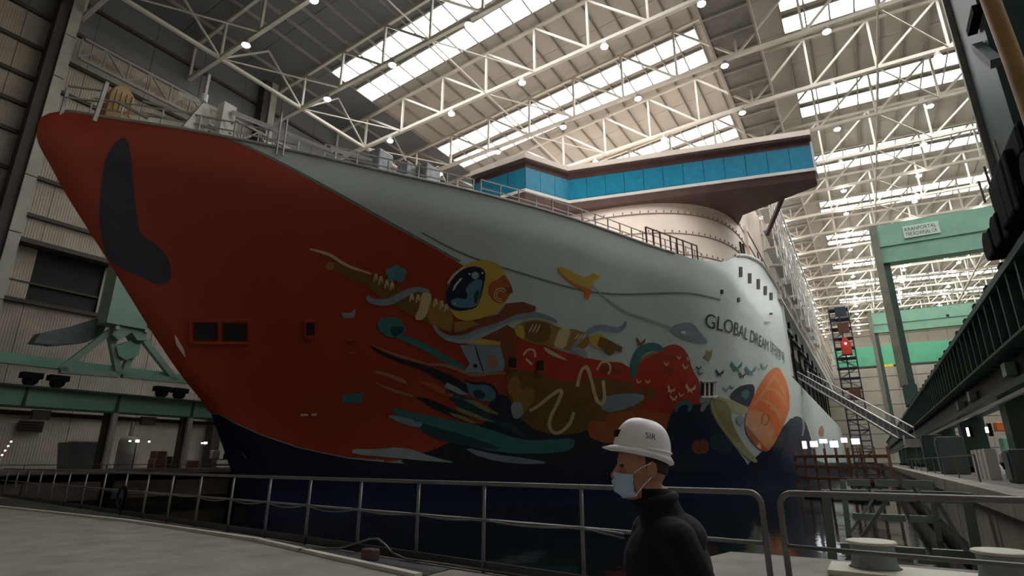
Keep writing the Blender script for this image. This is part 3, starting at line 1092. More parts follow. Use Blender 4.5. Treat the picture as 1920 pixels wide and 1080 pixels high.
# hills
stroke('painted_arch', cB([(325, 640), (330, 570), (350, 520), (390, 490), (440, 486), (470, 510)]), 17, P['teal'], 6)
paint('painted_hill', cB([(325, 640), (350, 550), (440, 515), (480, 485), (525, 474), (565, 490), (592, 530), (612, 600), (645, 655), (652, 740), (600, 765), (500, 795), (400, 775), (325, 720)]), P['bred'], 5)
stroke('painted_arch', cB([(360, 560), (400, 525), (450, 515)]), 4, P['gold'], 7)
stroke('painted_arch', cB([(440, 560), (490, 530), (560, 545)]), 5, P['rbr'], 7)
for x, y in ((495, 605), (190, 595), (245, 600)):
    disc('painted_hole', cB([(x, y)])[0], 8, P['rbr'], 8)
paint('painted_deep', cB([(480, 900), (510, 800), (560, 757), (640, 772), (690, 745), (705, 825), (800, 955), (885, 1062), (880, 1100), (450, 1100)]), P['nav'], 5.6)
stroke('painted_deep_swirl', cB([(530, 800), (545, 765), (585, 752), (605, 775), (590, 800)]), 9, P['teal'], 6)
stroke('painted_deep_swirl', cB([(655, 800), (665, 770), (690, 755)]), 9, P['bg'], 6)
paint('painted_deep', cB([(600, 960), (650, 925), (690, 940), (690, 1000), (620, 1010)]), P['rbr'], 6)
paint('painted_deep', cB([(690, 920), (760, 900), (820, 980), (760, 1010), (700, 980)]), P['dteal'], 6)
# ringed planet
paint('painted_planet_dark', cB([(785, 727), (828, 682), (880, 668), (912, 672), (908, 735), (882, 785), (820, 755)]), P['nav'], 5)
paint('painted_planet_dark', cB([(840, 715), (870, 690), (890, 710), (870, 750)]), P['teal'], 6)
paint('painted_planet_ring', cB([(693, 752), (712, 724), (800, 745), (892, 787), (870, 815), (795, 800), (805, 865), (862, 965), (932, 1042), (905, 1050), (828, 985), (758, 895), (708, 812)]), P['ygr'], 6)
paint('painted_planet_ring', cB([(700, 750), (730, 735), (790, 765), (800, 860), (850, 960), (800, 930), (740, 840)]), P['olive'], 7)
paint('painted_planet', cB([(1000, 590), (1030, 588), (1062, 640), (1080, 720), (1078, 800), (1042, 885), (980, 1002), (928, 982), (878, 925), (858, 855), (888, 762), (930, 680), (970, 618)]), P['org'], 8, 2)
paint('painted_planet_patch', cB([(870, 800), (930, 790), (985, 840), (1010, 900), (1000, 950), (975, 990), (925, 930), (880, 890), (862, 850)]), P['porg'], 9, 2)
paint('painted_planet_patch', cB([(862, 860), (900, 900), (950, 960), (978, 1000), (928, 980), (880, 925)]), P['dorg'], 10)
stroke('painted_planet_swirl', cB([(945, 860), (945, 825), (965, 808), (982, 830), (972, 862), (955, 865)]), 3, P['dorg'], 10, False)
for pts in ([(905, 770), (960, 700), (1010, 620)], [(930, 740), (990, 760), (1040, 830)], [(960, 690), (1020, 700), (1070, 780)], [(1000, 630), (1040, 680), (1065, 740)], [(980, 780), (1020, 800), (1040, 860)]):
    stroke('painted_planet_streak', cB(pts), 5, P['porg'], 10)
stroke('painted_planet_edge', cB([(1030, 590), (1064, 645), (1082, 722), (1078, 800)]), 3, P['cream'], 10)
paint('painted_planet_gap', cB([(818, 822), (860, 815), (856, 872), (826, 862)]), P['bg'], 8)
paint('painted_cliff', cB([(1000, 1100), (1055, 960), (1085, 840), (1110, 822), (1135, 830), (1165, 865), (1188, 945), (1185, 1100)]), P['nav'], 7)
stroke('painted_cliff_edge', cB([(1140, 835), (1150, 870), (1140, 920)]), 4, P['lbg'], 8)
stroke('painted_cliff_edge', cB([(1165, 860), (1195, 940), (1200, 1010)]), 6, P['wht'], 8)
paint('painted_cliff', cB([(1215, 900), (1235, 862), (1250, 900), (1235, 930)]), P['pink'], 8)
# birds, plane, rocket
paint('painted_bird', cB([(495, 398), (560, 372), (612, 372), (645, 415), (695, 472), (640, 472), (570, 452), (520, 430)]), P['bg'], 3)
paint('painted_bird', cB([(540, 415), (600, 410), (628, 432), (590, 445)]), P['lbg'], 4)
paint('painted_bird', cF([(1148, 85), (1200, 90), (1238, 62), (1228, 120), (1160, 122)]), P['bg'], 3, 0)
paint('painted_bird', cF([(1150, 610), (1220, 600), (1290, 595), (1270, 660), (1160, 655)]), P['teal'], 3, 0)
paint('painted_star_shape', cB([(660, 545), (680, 520), (672, 505), (692, 512), (708, 500), (704, 535), (690, 560), (678, 545)]), P['olive'], 3, 0)
RK = lambda l: l
paint('painted_rocket_belly', [(1046, 507), (1060, 524), (1078, 536), (1098, 545), (1108, 546), (1106, 540), (1076, 527), (1052, 508)], P['org'], 3, 0)
paint('painted_rocket', [(1044, 501), (1052, 500), (1076, 511), (1094, 520), (1112, 512), (1126, 517), (1112, 529), (1108, 544), (1098, 540), (1072, 528), (1052, 514)], P['yel'], 4, 0)
paint('painted_rocket_fin', [(1086, 540), (1108, 544), (1104, 558), (1102, 562), (1096, 558), (1095, 546)], P['org'], 5, 0)


def butterfly(x, y, s, m, ang=0.0):
    sh = [(-1.0, -0.9), (-0.2, -0.1), (0.1, 0.1), (0.9, -1.0), (0.9, -0.1), (0.4, 0.3), (0.6, 0.9), (0.05, 0.5), (-0.4, 0.9), (-0.5, 0.3), (-1.0, -0.1)]
    c_, s_ = math.cos(ang), math.sin(ang)
    paint('painted_butterfly', [(x + s * (c_ * a - s_ * b2), y + s * (s_ * a + c_ * b2)) for a, b2 in sh], m, 11, 0)


for x, y, s, m, a in [(360, 465, 9, 'rbr', .2), (485, 570, 5, 'cream', 0), (575, 585, 6, 'cream', .3), (545, 540, 4, 'cream', 0), (590, 545, 4, 'cream', .4), (505, 695, 8, 'cream', .5), (600, 690, 10, 'cream', .2),
                      (520, 735, 7, 'cream', 0), (555, 720, 5, 'cream', .3), (350, 655, 5, 'cream', .4), (395, 655, 5, 'cream', 0), (740, 615, 8, 'nav', .2), (822, 585, 11, 'teal', .1), (850, 625, 7, 'dteal', .2),
                      (890, 605, 10, 'sky', .1), (930, 595, 4, 'bg', 0), (955, 585, 7, 'bg', .2), (770, 692, 6, 'bg', 0), (798, 685, 4, 'ink', .3), (640, 590, 5, 'dteal', 0), (645, 615, 5, 'teal', .5)]:
    px_, py_ = cB([(x, y)])[0]
    butterfly(px_, py_, s, P[m], a)

# ---- ship's name on the side
def text_mesh(body, size=1.0):
    cu = bpy.data.curves.new('lettering', 'FONT')
    cu.body = body
    cu.size = size
    cu.resolution_u = 3
    o = bpy.data.objects.new('lettering', cu)
    COL.objects.link(o)
    dg = bpy.context.evaluated_depsgraph_get()
    me = bpy.data.meshes.new_from_object(o.evaluated_get(dg))
    bpy.data.objects.remove(o)
    return me


TL, BL, TR, BR = uv(1322, 580), uv(1321, 613), uv(1470, 662), uv(1470, 682)
me = text_mesh('GLOBAL DREAM \u73af\u7403\u68a6\u53f7')
xs_ = [v.co.x for v in me.vertices]
ys_ = [v.co.y for v in me.vertices]
x0, x1, y0, y1 = min(xs_), max(xs_), 0.0, max(ys_)
for v in me.vertices:
    t = (v.co.x - x0) / (x1 - x0)
    s = (v.co.y - y0) / (y1 - y0)
    za = BL[1] * (1 - t) + BR[1] * t
    a = (BL[0] * (1 - t) + BR[0] * t) * (1 - s) + (TL[0] * (1 - t) + TR[0] * t) * s
    z = (BL[1] * (1 - t) + BR[1] * t) * (1 - s) + (TL[1] * (1 - t) + TR[1] * t) * s
    v.co = S(a, z) + SN(a, z) * 0.08
me.materials.append(P['blk'])
lo = bpy.data.objects.new('name_lettering', me)
COL.objects.link(lo)
WM[lo.name] = Matrix()
par(lo, hull)
lo['label'] = 'ship name in black capital letters and four Chinese characters'

# ---- openings and fittings in the plating
def hullbox(name, x0, y0, x1, y1, m, depth=0.25, off=0.0, parent=None):
    """a raised or sunk rectangular fitting following the hull between two photo pixels"""
    c = [uv(x0, y1), uv(x1, y1), uv(x1, y0), uv(x0, y0)]
    if None in c:
        return None
    mb = MB()
    lo_ = [S(*p) + SN(*p) * off for p in c]
    hi_ = [S(*p) + SN(*p) * (off + depth) for p in c]
    mb.raw(lo_ + hi_, [(3, 2, 1, 0), (4, 5, 6, 7), (0, 1, 5, 4), (1, 2, 6, 5), (2, 3, 7, 6), (3, 0, 4, 7)])
    return mb.build(name, m, parent or hull)


hullbox('mooring_port', 364, 606, 407, 637, M['dark'], 0.05, 0.05)
hullbox('mooring_port', 419, 607, 462, 638, M['dark'], 0.05, 0.05)
for a in ((355, 598, 470, 603), (355, 640, 470, 645), (355, 603, 361, 640), (465, 603, 470, 640), (409, 603, 416, 640)):
    hullbox('port_frame', *a, M['red'], 0.14, 0.02)
hullbox('mooring_port', 573, 605, 588, 628, M['dark'], 0.05, 0.05)
for a in ((570, 600, 592, 604), (570, 629, 592, 633), (569, 604, 573, 629), (589, 604, 592, 629)):
    hullbox('port_frame', *a, M['red'], 0.14, 0.02)
for cx, cy in ((1248, 248), (1462, 268)):
    x, y = cC([(cx, cy)])[0]
    hullbox('mooring_port', x - 6, y - 10, x + 6, y + 9, M['dark'], 0.05, 0.12)
    hullbox('port_frame', x - 8, y + 9, x + 8, y + 12, M['red'], 0.14, 0.08)
hullbox('port_frame', 653, 637, 668, 640, M['red'], 0.14, 0.02)
hullbox('port_frame', 653, 660, 668, 663, M['red'], 0.14, 0.02)
hullbox('side_door', 1314, 716, 1339, 746, M['dark'], 0.05, 0.1)
for x in (1318, 1326, 1335):
    hullbox('door_bar', x - 1, 716, x + 2, 746, M['white'], 0.14, 0.1)
hullbox('door_bar', 1312, 713, 1341, 716, M['steel'], 0.2, 0.1)
hullbox('door_bar', 1312, 741, 1341, 744, M['white'], 0.2, 0.1)
paint('paint_scrape', cF([(92, 228), (108, 245), (125, 275), (150, 318), (162, 372), (145, 352), (112, 305), (100, 280)]), P['wht'], 6, 0)
paint('draught_mark', cF([(885, 728), (930, 724), (940, 738), (890, 742)]), P['wht'], 6, 0)
paint('draught_mark', cF([(955, 726), (990, 724), (990, 738), (958, 740)]), P['wht'], 6, 0)
for x, y in ((1353, 547), (1384, 562)):
    hullbox('porthole', x - 2, y - 4, x + 2, y + 4, M['dark'], 0.06, 0.03)
hullbox('vent_box', 1433, 589, 1443, 604, M['white'], 0.3, 0.0)
hullbox('porthole', 1438, 587, 1444, 591, M['dark'], 0.06, 0.3)
for x, y, h in ((1388, 510, 19), (1405, 522, 19), (1421, 533, 19), (1434, 545, 17), (1445, 556, 14)):
    hullbox('side_window', x - 2.5, y - h / 2, x + 3, y + h / 2, M['dark'], 0.05, 0.03)

# bulwark cap along the deck edge, pale rim on the raised side
cap = [S(a, zdeck(a)) for a in AS if a < 46]
MB().path(cap, 0.11, 6).build('bulwark_cap', M['steel'], hull)
MB().path([(2 * CX - p.x, p.y, p.z) for p in cap], 0.11, 6).build('bulwark_cap', M['steel'], hull)
rim = [S(a, zdeck(a)) for a in AS if 62 < a < 106]
rimo = [p + Vector((0.12, 0, 0)) for p in rim]
MB().path(rimo, 0.24, 8).build('side_rim', M['white'], hull, True)
MB().bar((-9.35, 106.1, 15.5), (-9.35, 106.1, 30.2), 0.35).build('side_rim', M['white'], hull)

#==SUPER==
# ---- superstructure: rounded front below the bridge
sup = MB()
NT, NL = 48, 14
DY = 80.0


def domep(t, z, off=0.0):
    """rounded front, t from -1 (starboard) to 1 (port)"""
    th = t * PI / 2
    lean = (z - 19.2) / 14.0
    fy = 22.0 - 2.2 * lean * lean - 0.4 * lean - 1.6 * max(0.0, lean - 0.82) / 0.2 + off
    fx = 24.8 - 0.4 * lean + off
    ex = 0.66
    cx_ = math.copysign(abs(math.sin(th)) ** ex, math.sin(th))
    cy_ = abs(math.cos(th)) ** ex
    return Vector((CX + fx * cx_, DY - fy * cy_, z))


for i in range(NT + 1):
    for j in range(NL + 1):
        sup.v.append(tuple(domep(-1 + 2 * i / NT, 19.0 + 14.6 * j / NL)))
for i in range(NT):
    for j in range(NL):
        sup.f.append((i * (NL + 1) + j, (i + 1) * (NL + 1) + j, (i + 1) * (NL + 1) + j + 1, i * (NL + 1) + j + 1))
front = sup.build('superstructure_front', M['dome'], ship, True)
for z in (22.0, 24.8, 27.6, 30.4, 32.6):
    MB().path([domep(-1 + 2 * i / 60, z, 0.04) for i in range(61)], 0.07, 6).build('deck_band', M['bandm'], front)
    for i in range(34, 60):
        t = -1 + 2 * i / 60
        p = domep(t, z + 0.3, 0.06)
        piece('bracket', M['bandm'], p, (0.10, 0.10, 0.24), front)
for t, z in ((0.86, 26.0), (0.90, 26.1), (0.93, 28.7), (0.965, 26.2), (0.93, 23.4), (0.965, 29)):
    p = domep(t, z, 0.02)
    piece('front_window', M['dark'], p, (0.3, 0.9, 1.5), front)
# main block behind, smooth side up to the balconies
MB().bb(CX - 24.7, -10.1, 79.8, 101.6, 19.5, 33.6).build('house_side', M['dome'], front)
for z in (24.8, 27.6, 30.4, 32.6):
    pbar('deck_band', M['bandm'], (-10.06, 79.8, z), (-10.06, 101.6, z), 0.14, front)
for y, z in ((84, 29.0), (88, 31.4), (92, 31.5), (90, 28.9), (97, 31.6)):
    piece('front_window', M['dark'], (-10.08, y, z), (0.1, 1.0, 1.4), front)
MB().bb(CX - 24.5, -10.7, 79.5, 285, 28, 43).build('deckhouse', M['dome'], ship)
MB().bb(CX - 22, -13.5, 79.5, 285, 14, 28.5).build('promenade_wall', M['dark'], ship)  # near-black wall: shade under the overhang put into the colour
MB().bb(CX - 22, -14.5, 90, 280, 43, 47).build('upper_deckhouse', M['dome'], ship)
bal = thing  # balconies belong to the ship
for k, z in enumerate((28.2, 31.2, 34.2, 37.2, 40.2, 43.0)):
    piece('balcony_slab', M['white'], (-9.9, 193.5, z), (1.9, 183, 0.22), ship)
fardv = MB()
for i in range(46):
    y = 102.4 + 4 * i
    for z in (29.7, 32.7, 35.7, 38.7, 41.6):
        c = (-10.0, y, z)
        if i < 14:
            piece('balcony_divider', M['white'], c, (1.5, 0.15, 2.75), ship)
            if (i * 7 + int(z)) % 3:
                piece('balcony_door', M['dark'], (-10.62, y + 2, z - 0.2), (0.12, 2.2, 2.1), ship)
        else:
            fardv.box(c, (1.5, 0.15, 2.75))
            fardv.box((-9.0, y + 2, z - 0.6), (0.08, 3.9, 0.08))
stuff(fardv.build('balcony_divider_row', M['white'], ship))
# lifeboat davit frames, coloured black for the shade inside the recess
for i in range(10):
    y = 108 + 13 * i
    pbar('davit_frame', M['black'], (-10.0, y, 15.5), (-10.0, y, 28), 0.4, ship)
    pbar('davit_arm', M['black'], (-10.0, y, 24.5), (-8.6, y + 1, 22.5), 0.35, ship)
    piece('davit_box', M['slate'], (-9.6, y + 2.2, 23.6), (1.4, 3.2, 1.2), ship)

# scaffold hung along the side, white boards and pipes
scf = thing('side_scaffold', 'white pipe scaffold hung along the upper side of the ship', 'scaffold', (-8.3, 80, 28))
for i in range(22):
    y = 85 + 4.2 * i + random.uniform(-.4, .4)
    for x in (-8.6, -7.3):
        pbar('scaffold_pole', M['white'], (x, y, 29 + random.uniform(-1, 3) + (3 if i < 2 else 0)), (x, y + random.uniform(-.2, .2), 43.4 + random.uniform(-.6, .8)), 0.14, scf)
    pbar('scaffold_brace', M['steel'], (-7.3, y, 32 + random.uniform(-2, 6)), (-7.3, y + 4.2, 38 + random.uniform(-2, 4)), 0.10, scf)
for z in (31.5, 34.5, 37.5, 40.5, 43.2):
    for i in range(9):
        y = 84 + 10 * i + random.uniform(0, 2)
        L = random.uniform(5, 9)
        piece('scaffold_board', M['white' if random.random() < 0.6 else 'steel'], (-7.95, y + L / 2, z), (1.3, L, 0.16), scf)
    pbar('scaffold_ledger', M['white'], (-7.3, 84, z + 1.0), (-7.3, 175, z + 1.0), 0.12, scf)
for i in range(26):
    y = 86 + 3.4 * i
    piece('scaffold_sheet', M['white' if i % 3 else 'dome'], (-7.25, y, 29.5 + random.uniform(0, 12)), (0.08, random.uniform(1, 2.2), random.uniform(0.8, 2.2)), scf)
pbar('top_edge_pipe', M['white'], (-7.2, 80, 44.4), (-7.2, 282, 44.4), 0.35, scf)
pbar('top_edge_pipe', M['white'], (-8.6, 80, 44.0), (-8.6, 282, 44.0), 0.25, scf)

# ---- bridge with its wing
br = MB()
WT = Vector((-0.6, 67.1))
PB = [Vector((2 * CX - x, y)) for x, y in ((-0.6, 67.1), (-28.2, 60.1), (-31.3, 54.25))] + [Vector(p) for p in ((-31.3, 54.25), (-28.2, 60.1), (-0.6, 67.1))]
PB[2] = Vector((-38.8, 54.6))


def outline_z(z, out=0.0):
    """front line of the bridge pushed outwards by out"""
    res = []
    for i, p in enumerate(PB):
        a = PB[max(i - 1, 0)]
        b2 = PB[min(i + 1, len(PB) - 1)]
        d = (b2 - a).normalized()
        nrm_ = Vector((d.y, -d.x))
        res.append(Vector((p.x + nrm_.x * out, p.y + nrm_.y * out, z)))
    return res


def band(name, z0, z1, o0, o1, m, parent, back=1.9):
    lo_ = outline_z(z0, o0)
    hi_ = outline_z(z1, o1)
    bl = [Vector((lo_[-1].x, lo_[-1].y + back, z0)), Vector((lo_[0].x, lo_[0].y + back, z0))]
    bh = [Vector((hi_[-1].x, hi_[-1].y + back, z1)), Vector((hi_[0].x, hi_[0].y + back, z1))]
    L = lo_ + bl
    Hh = hi_ + bh
    n = len(L)
    mb = MB()
    mb.raw(L + Hh, [(i, (i + 1) % n, n + (i + 1) % n, n + i) for i in range(n)] + [tuple(range(n - 1, -1, -1)), tuple(range(n, 2 * n))])
    return mb.build(name, m, parent)


bridge = band('bridge', 33.2, 37.3, 0.0, 0.35, M['brown'], ship)
band('bridge_roof', 37.3, 37.55, 1.0, 1.0, M['brown'], bridge)
band('bridge_roof_rim', 37.55, 38.25, 1.15, 1.05, M['dome'], bridge)
band('lower_rim', 33.15, 33.5, 0.75, 0.75, M['white'], bridge)
band('lower_fascia', 32.3, 33.15, 0.35, 0.6, M['brown'], bridge)
# soffit under the wing slopes back to the house side
sf = MB()
fr_line = outline_z(32.32, 0.3)
bk_line = [(-69.3, 69.0), (-60.5, 73.0), (-58, 80), (-12, 80), (-9.5, 73.0), (-0.7, 69.0)]
sf.prism([tuple(p) for p in fr_line] + [(x, y, 32.32) for x, y in bk_line[::-1]], (0, 0, 0.25))
sf.build('wing_soffit', M['brown'], bridge)
# blue film over the bridge windows, one sheet per window
lo_, hi_ = outline_z(33.75, 0.12), outline_z(36.55, 0.36)
for i in range(len(PB) - 1):
    if i < 2:
        continue
    L = (lo_[i + 1] - lo_[i]).length
    n = max(1, round(L / 2.3))
    for k in range(n):
        t0, t1 = (k + 0.012) / n, (k + 1 - 0.012) / n
        a, b2 = lo_[i].lerp(lo_[i + 1], t0), lo_[i].lerp(lo_[i + 1], t1)
        c, d = hi_[i].lerp(hi_[i + 1], t0), hi_[i].lerp(hi_[i + 1], t1)
        dd = (b2 - a).normalized()
        nr = Vector((dd.y, -dd.x, 0)) * 0.05
        MB().raw([a, b2, d, c, a + nr, b2 + nr, d + nr, c + nr], [(3, 2, 1, 0), (4, 5, 6, 7), (0, 1, 5, 4), (1, 2, 6, 5), (2, 3, 7, 6), (3, 0, 4, 7)]).build('window_film', M['film'], bridge)
# wing end: pale slanting end panel
ex = -0.55
MB().prism([(ex, 67.0, 33.2), (ex, 68.9, 33.2), (ex, 68.9, 37.0), (ex, 66.7, 37.0)], (0.25, 0, 0)).build('wing_end_panel', M['white'], bridge)
MB().prism([(ex + 0.3, 67.3, 33.6), (ex + 0.3, 67.9, 33.6), (ex + 0.3, 68.6, 36.7), (ex + 0.3, 67.0, 36.7)], (0.06, 0, 0)).build('wing_end_window', M['film'], bridge)
pbar('wing_prop', M['brown'], at(1476, 350, Y=68.6), at(1438, 440, Y=76), 0.42, ship)

# ---- rails on the weather deck
def deck_rail(a0, a1, step, h, name, inset=0.3, z0=None):
    r = MB()
    pts = []
    a = a0
    posts = []
    while a <= a1:
        p = S(a, 19.99) - Vector((inset, 0, 0))
        p.z = (z0 or 20.0)
        posts.append(p)
        a += step
    for i, p in enumerate(posts):
        pbar('rail_post', M['brown'] if a0 > 30 else M['steel'], p + Vector((0, 0, -0.7)), p + Vector((0, 0, h)), 0.09, ship)
        if i:
            for f in (0.5, 1.0):
                pbar('rail_bar', M['brown'] if a0 > 30 else M['steel'], posts[i - 1] + Vector((0, 0, h * f)), p + Vector((0, 0, h * f)), 0.07, ship)


deck_rail(1.6, 12, 1.7, 1.2, 'bow')
deck_rail(13.5, 24, 2.0, 1.25, 'mid', 0.6)
deck_rail(24, 52, 1.6, 1.35, 'aft', 0.5)
for a in (42, 43, 44, 45.5, 46.5, 47.5, 49, 50):
    p = S(a, 19.9) - Vector((0.4, 0, 0))
    pbar('rail_post', M['brown'], p, p + Vector((0, 0, 2.0)), 0.13, ship)
p0, p1 = S(42, 19.9), S(50, 19.9)
pbar('rail_bar', M['brown'], p0 + Vector((-0.4, 0, 2.0)), p1 + Vector((-0.4, 0, 2.0)), 0.1, ship)
# bow fittings
wb = MB()
pr = [(0, 0), (1.35, 0), (1.35, 1.7), (1.2, 2.05), (0.9, 2.25), (0.5, 2.3), (0.2, 2.1), (0.05, 1.8)]
wb.prism([(-35.1, 11.3 + u, 19.3 + 1.4 * v) for u, v in pr], (1.4, 0, 0))
wb.build('winch_cover', M['tan'], ship, False, 0.05)
for k in range(4):
    piece('cover_rib', M['tan'], (-33.66, 11.65 + 0.27 * k, 21.4), (0.08, 0.1, 1.3), ship)
pbar('cover_leg', M['steel'], (-33.2, 10.75, 19.3), (-33.2, 10.9, 21.9), 0.18, ship)
pbar('cover_stay', M['steel'], (-32.4, 11.3, 20.6), (-31.6, 12.6, 20.0), 0.14, ship)
for z in (20.6, 21.3):
    pbar('bow_rail', M['steel'], (-34.4, 9.6, z), (-33.3, 11.1, z + 0.15), 0.08, ship)
    pbar('bow_rail', M['steel'], (-32.5, 12.5, z + 0.1), (-30.0, 16.5, z), 0.08, ship)
pbar('stem_post', M['steel'], (-34.6, 9.7, 19.5), (-34.6, 9.7, 21.3), 0.16, ship)
pbar('mast', M['steel'], (-31.4, 15.2, 19.3), (-31.4, 15.3, 24.6), 0.16, ship)
MB().cyl((-31.4, 15.25, 22.6), (-31.4, 15.25, 23.1), 0.22, n=10).build('mast_light', M['white'], ship)
MB().prism([(-31.2, 14.2, 20.2), (-31.2, 15.6, 20.2), (-31.2, 15.4, 22.2), (-31.2, 15.0, 22.2)], (0.3, 0, 0)).build('fairlead_stand', M['white'], ship)
piece('locker', M['white'], (-30.4, 16.2, 21.4), (0.7, 0.8, 2.2), ship)
pbar('deck_pipe', M['white'], (-30.0, 16.3, 22.0), (-26.0, 20.8, 20.3), 0.22, ship)
pbar('deck_pipe', M['white'], (-33.0, 14.5, 23.4), (-31.6, 16.8, 22.8), 0.16, ship)
pbar('deck_pipe', M['white'], (-26.5, 21.0, 20.8), (-24.8, 23.0, 20.4), 0.2, ship)
for k, (x, y) in enumerate(((-28.0, 18.3), (-27.8, 18.6))):
    pbar('stay_post', M['steel'], (x, y, 19.5), (x, y, 22.4 - 0.3 * k), 0.09, ship)
piece('hatch_coaming', M['steel'], (-28.6, 20.3, 20.0), (0.9, 1.5, 0.7), ship)
# foil wrapped deck machinery
for (x, y, dx, dy, h) in ((-26.3, 25.2, 1.1, 1.4, 2.9), (-25.4, 26.9, 1.0, 1.0, 2.6), (-24.6, 28.3, 1.2, 1.6, 2.7)):
    wo = MB().bb(x - dx / 2, x + dx / 2, y - dy / 2, y + dy / 2, 19.3, 19.6 + h).build('wrapped_winch', M['wrap'], ship, False, 0.12)
    wo['label'] = 'deck machine wrapped in grey foil'

# added, unseen fill lamps on the foredeck that brighten the house front
for x, y in ((-31.0, 37.0), (-24.0, 40.0), (-18.0, 44.0)):
    piece('added_fill_stand', M['steel'], (x, y, 19.7), (0.12, 0.12, 1.2), ship)
    piece('added_fill_head', M['black'], (x, y - 0.12, 20.35), (0.6, 0.2, 0.4), ship)
    piece('added_fill_lens', M['tube'], (x, y + 0.02, 20.35), (0.5, 0.1, 0.32), ship)
    ld = bpy.data.lights.new('added_fill', 'SPOT')
    ld.energy = FILL
    ld.color = (1.0, 0.86, 0.74)
    ld.spot_size = math.radians(95)
    ld.spot_blend = 0.8
    ld.shadow_soft_size = 0.25
    lo2 = bpy.data.objects.new('added_fill', ld)
    COL.objects.link(lo2)
    lo2.location = (x, y + 0.2, 20.4)
    lo2.rotation_euler = (Vector((-24, 60, 24)) - Vector((x, y, 20.4))).to_track_quat('-Z', 'Y').to_euler()
    par(lo2, ship)

#==CRANES==
# ================================================================== CRANES AND RUNWAYS
# left runway girder on pale columns
lr = thing('crane_runway', 'green crane runway girder on pale columns left of the bow', 'crane runway', (-62, 60, QZ))
lry = [-2 + 7.35 * i for i in range(30)]
for a, b2 in zip(lry, lry[1:]):
    piece('girder_web', M['green'], (-62, (a + b2) / 2, 7.05), (0.5, b2 - a - 0.05, 1.6), lr)
    piece('stiffener', M['dgreen'], (-61.7, b2, 7.05), (0.14, 0.2, 1.6), lr)
piece('top_flange', M['dgreen'], (-62, 104, 7.93), (1.1, 213, 0.18), lr)
piece('bottom_flange', M['dgreen'], (-62, 104, 6.2), (0.9, 213, 0.15), lr)
piece('cable_tray', M['girt'], (-62.6, 104, 5.7), (0.6, 213, 0.35), lr)
for y in (12.6, 27.3, 34.65, 49.3, 64, 78.7):
    piece('column', M['colm'], (-61.7, y, 3.5), (0.5, 0.42, 5.3), lr)
    piece('column_web', M['girt'], (-62.3, y - 0.3, 3.5), (0.8, 0.5, 5.3), lr)
for y in (16, 21.5, 30.5, 39):
    piece('junction_box', M['girt'], (-61.9, y, 5.6), (0.5, 1.3, 0.8), lr)
for y in (29.2, 31.0, 36.5):
    piece('hanging_light', M['tube'], (-61.9, y, 3.6), (0.1, 0.16, 0.12), lr)

# left crane leg on its bogies
lc = thing('crane_undercarriage', 'pale green crane undercarriage with two triangular frames on the left runway', 'crane', (-62, 28, 8))
Lp = lambda x, y: at(x, y, X=-62)
for tri in ([(112, 694), (206, 622), (222, 703)], [(229, 703), (262, 628), (328, 713)]):
    t3 = [Lp(*p) for p in tri]
    for a, b2 in zip(t3, t3[1:] + t3[:1]):
        pbar('frame_bar', M['pgreen'], a, b2, 0.6, lc, 0.55)
head = [(203, 628), (222, 600), (226, 575), (262, 585), (268, 612), (268, 640), (250, 640), (240, 625), (215, 640)]
MB().prism([Lp(*p) - Vector((0.9, 0, 0)) for p in head], (1.7, 0, 0)).build('saddle', M['pgreen'], lc)
sd = [(214, 650), (240, 640), (258, 650), (255, 668), (232, 676), (218, 668)]
MB().prism([Lp(*p) - Vector((0.7, 0, 0)) for p in sd], (1.2, 0, 0)).build('pivot_block', M['green'], lc)
MB().bb(-63.2, -60.9, 24.6, 28.2, 14.5, 24).build('leg_column', M['pgreen'], lc)
for p in ((235, 590), (255, 594), (212, 616), (266, 622)):
    c = Lp(*p)
    MB().cyl(c + Vector((0.8, 0, 0)), c + Vector((1.0, 0, 0)), 0.22, n=10).build('pin', M['colm'], lc)
mh = [(72, 640), (85, 622), (150, 608), (205, 590), (212, 600), (200, 628), (170, 640), (110, 645)]
MB().prism([Lp(*p) - Vector((2.4, 0, 0)) for p in mh], (1.4, 0, 0)).build('machinery_cover', M['slate'], lc)
for y in (20.2, 22.2, 31.4, 33.2):
    w_ = MB()
    w_.cyl((-62.4, y, 8.5), (-61.6, y, 8.5), 0.48, n=16)
    w_.build('wheel', M['black'], lc, False)
    piece('bogie', M['black'], (-62, y, 8.9), (0.9, 1.5, 0.5), lc)
piece('end_beam', M['green'], (-62.3, 27.5, 10.2), (0.6, 22, 0.9), lc)

# right runway girder
rr = thing('crane_runway', 'dark green ribbed crane runway girder on the right quay', 'crane runway', (6.4, 60, QZ))
piece('girder_web', M['dgreen'], (6.7, 150, 7.0), (0.9, 272, 4.4), rr)
piece('top_flange', M['dgreen'], (6.6, 150, 9.3), (1.6, 272, 0.3), rr)
piece('bottom_flange', M['dgreen'], (6.6, 150, 4.95), (1.6, 272, 0.3), rr)
piece('service_pipe', M['steel'], (5.75, 150, 4.45), (0.16, 272, 0.16), rr)
piece('walkway', M['dgreen'], (5.9, 150, 6.35), (0.9, 272, 0.12), rr)
for i in range(60):
    y = 14.5 + 1.9 * i
    piece('rib', M['dgreen'], (6.12, y, 7.7), (0.45, 0.22, 3.0), rr)
    if y < 62:
        piece('web_panel', M['mgreen'], (6.22, y + 0.95, 7.85), (0.06, 1.25, 2.3), rr)
    if i % 2 == 0:
        piece('cable_cleat', M['black'], (6.1, y + 0.4, 9.55), (0.5, 0.7, 0.25), rr)
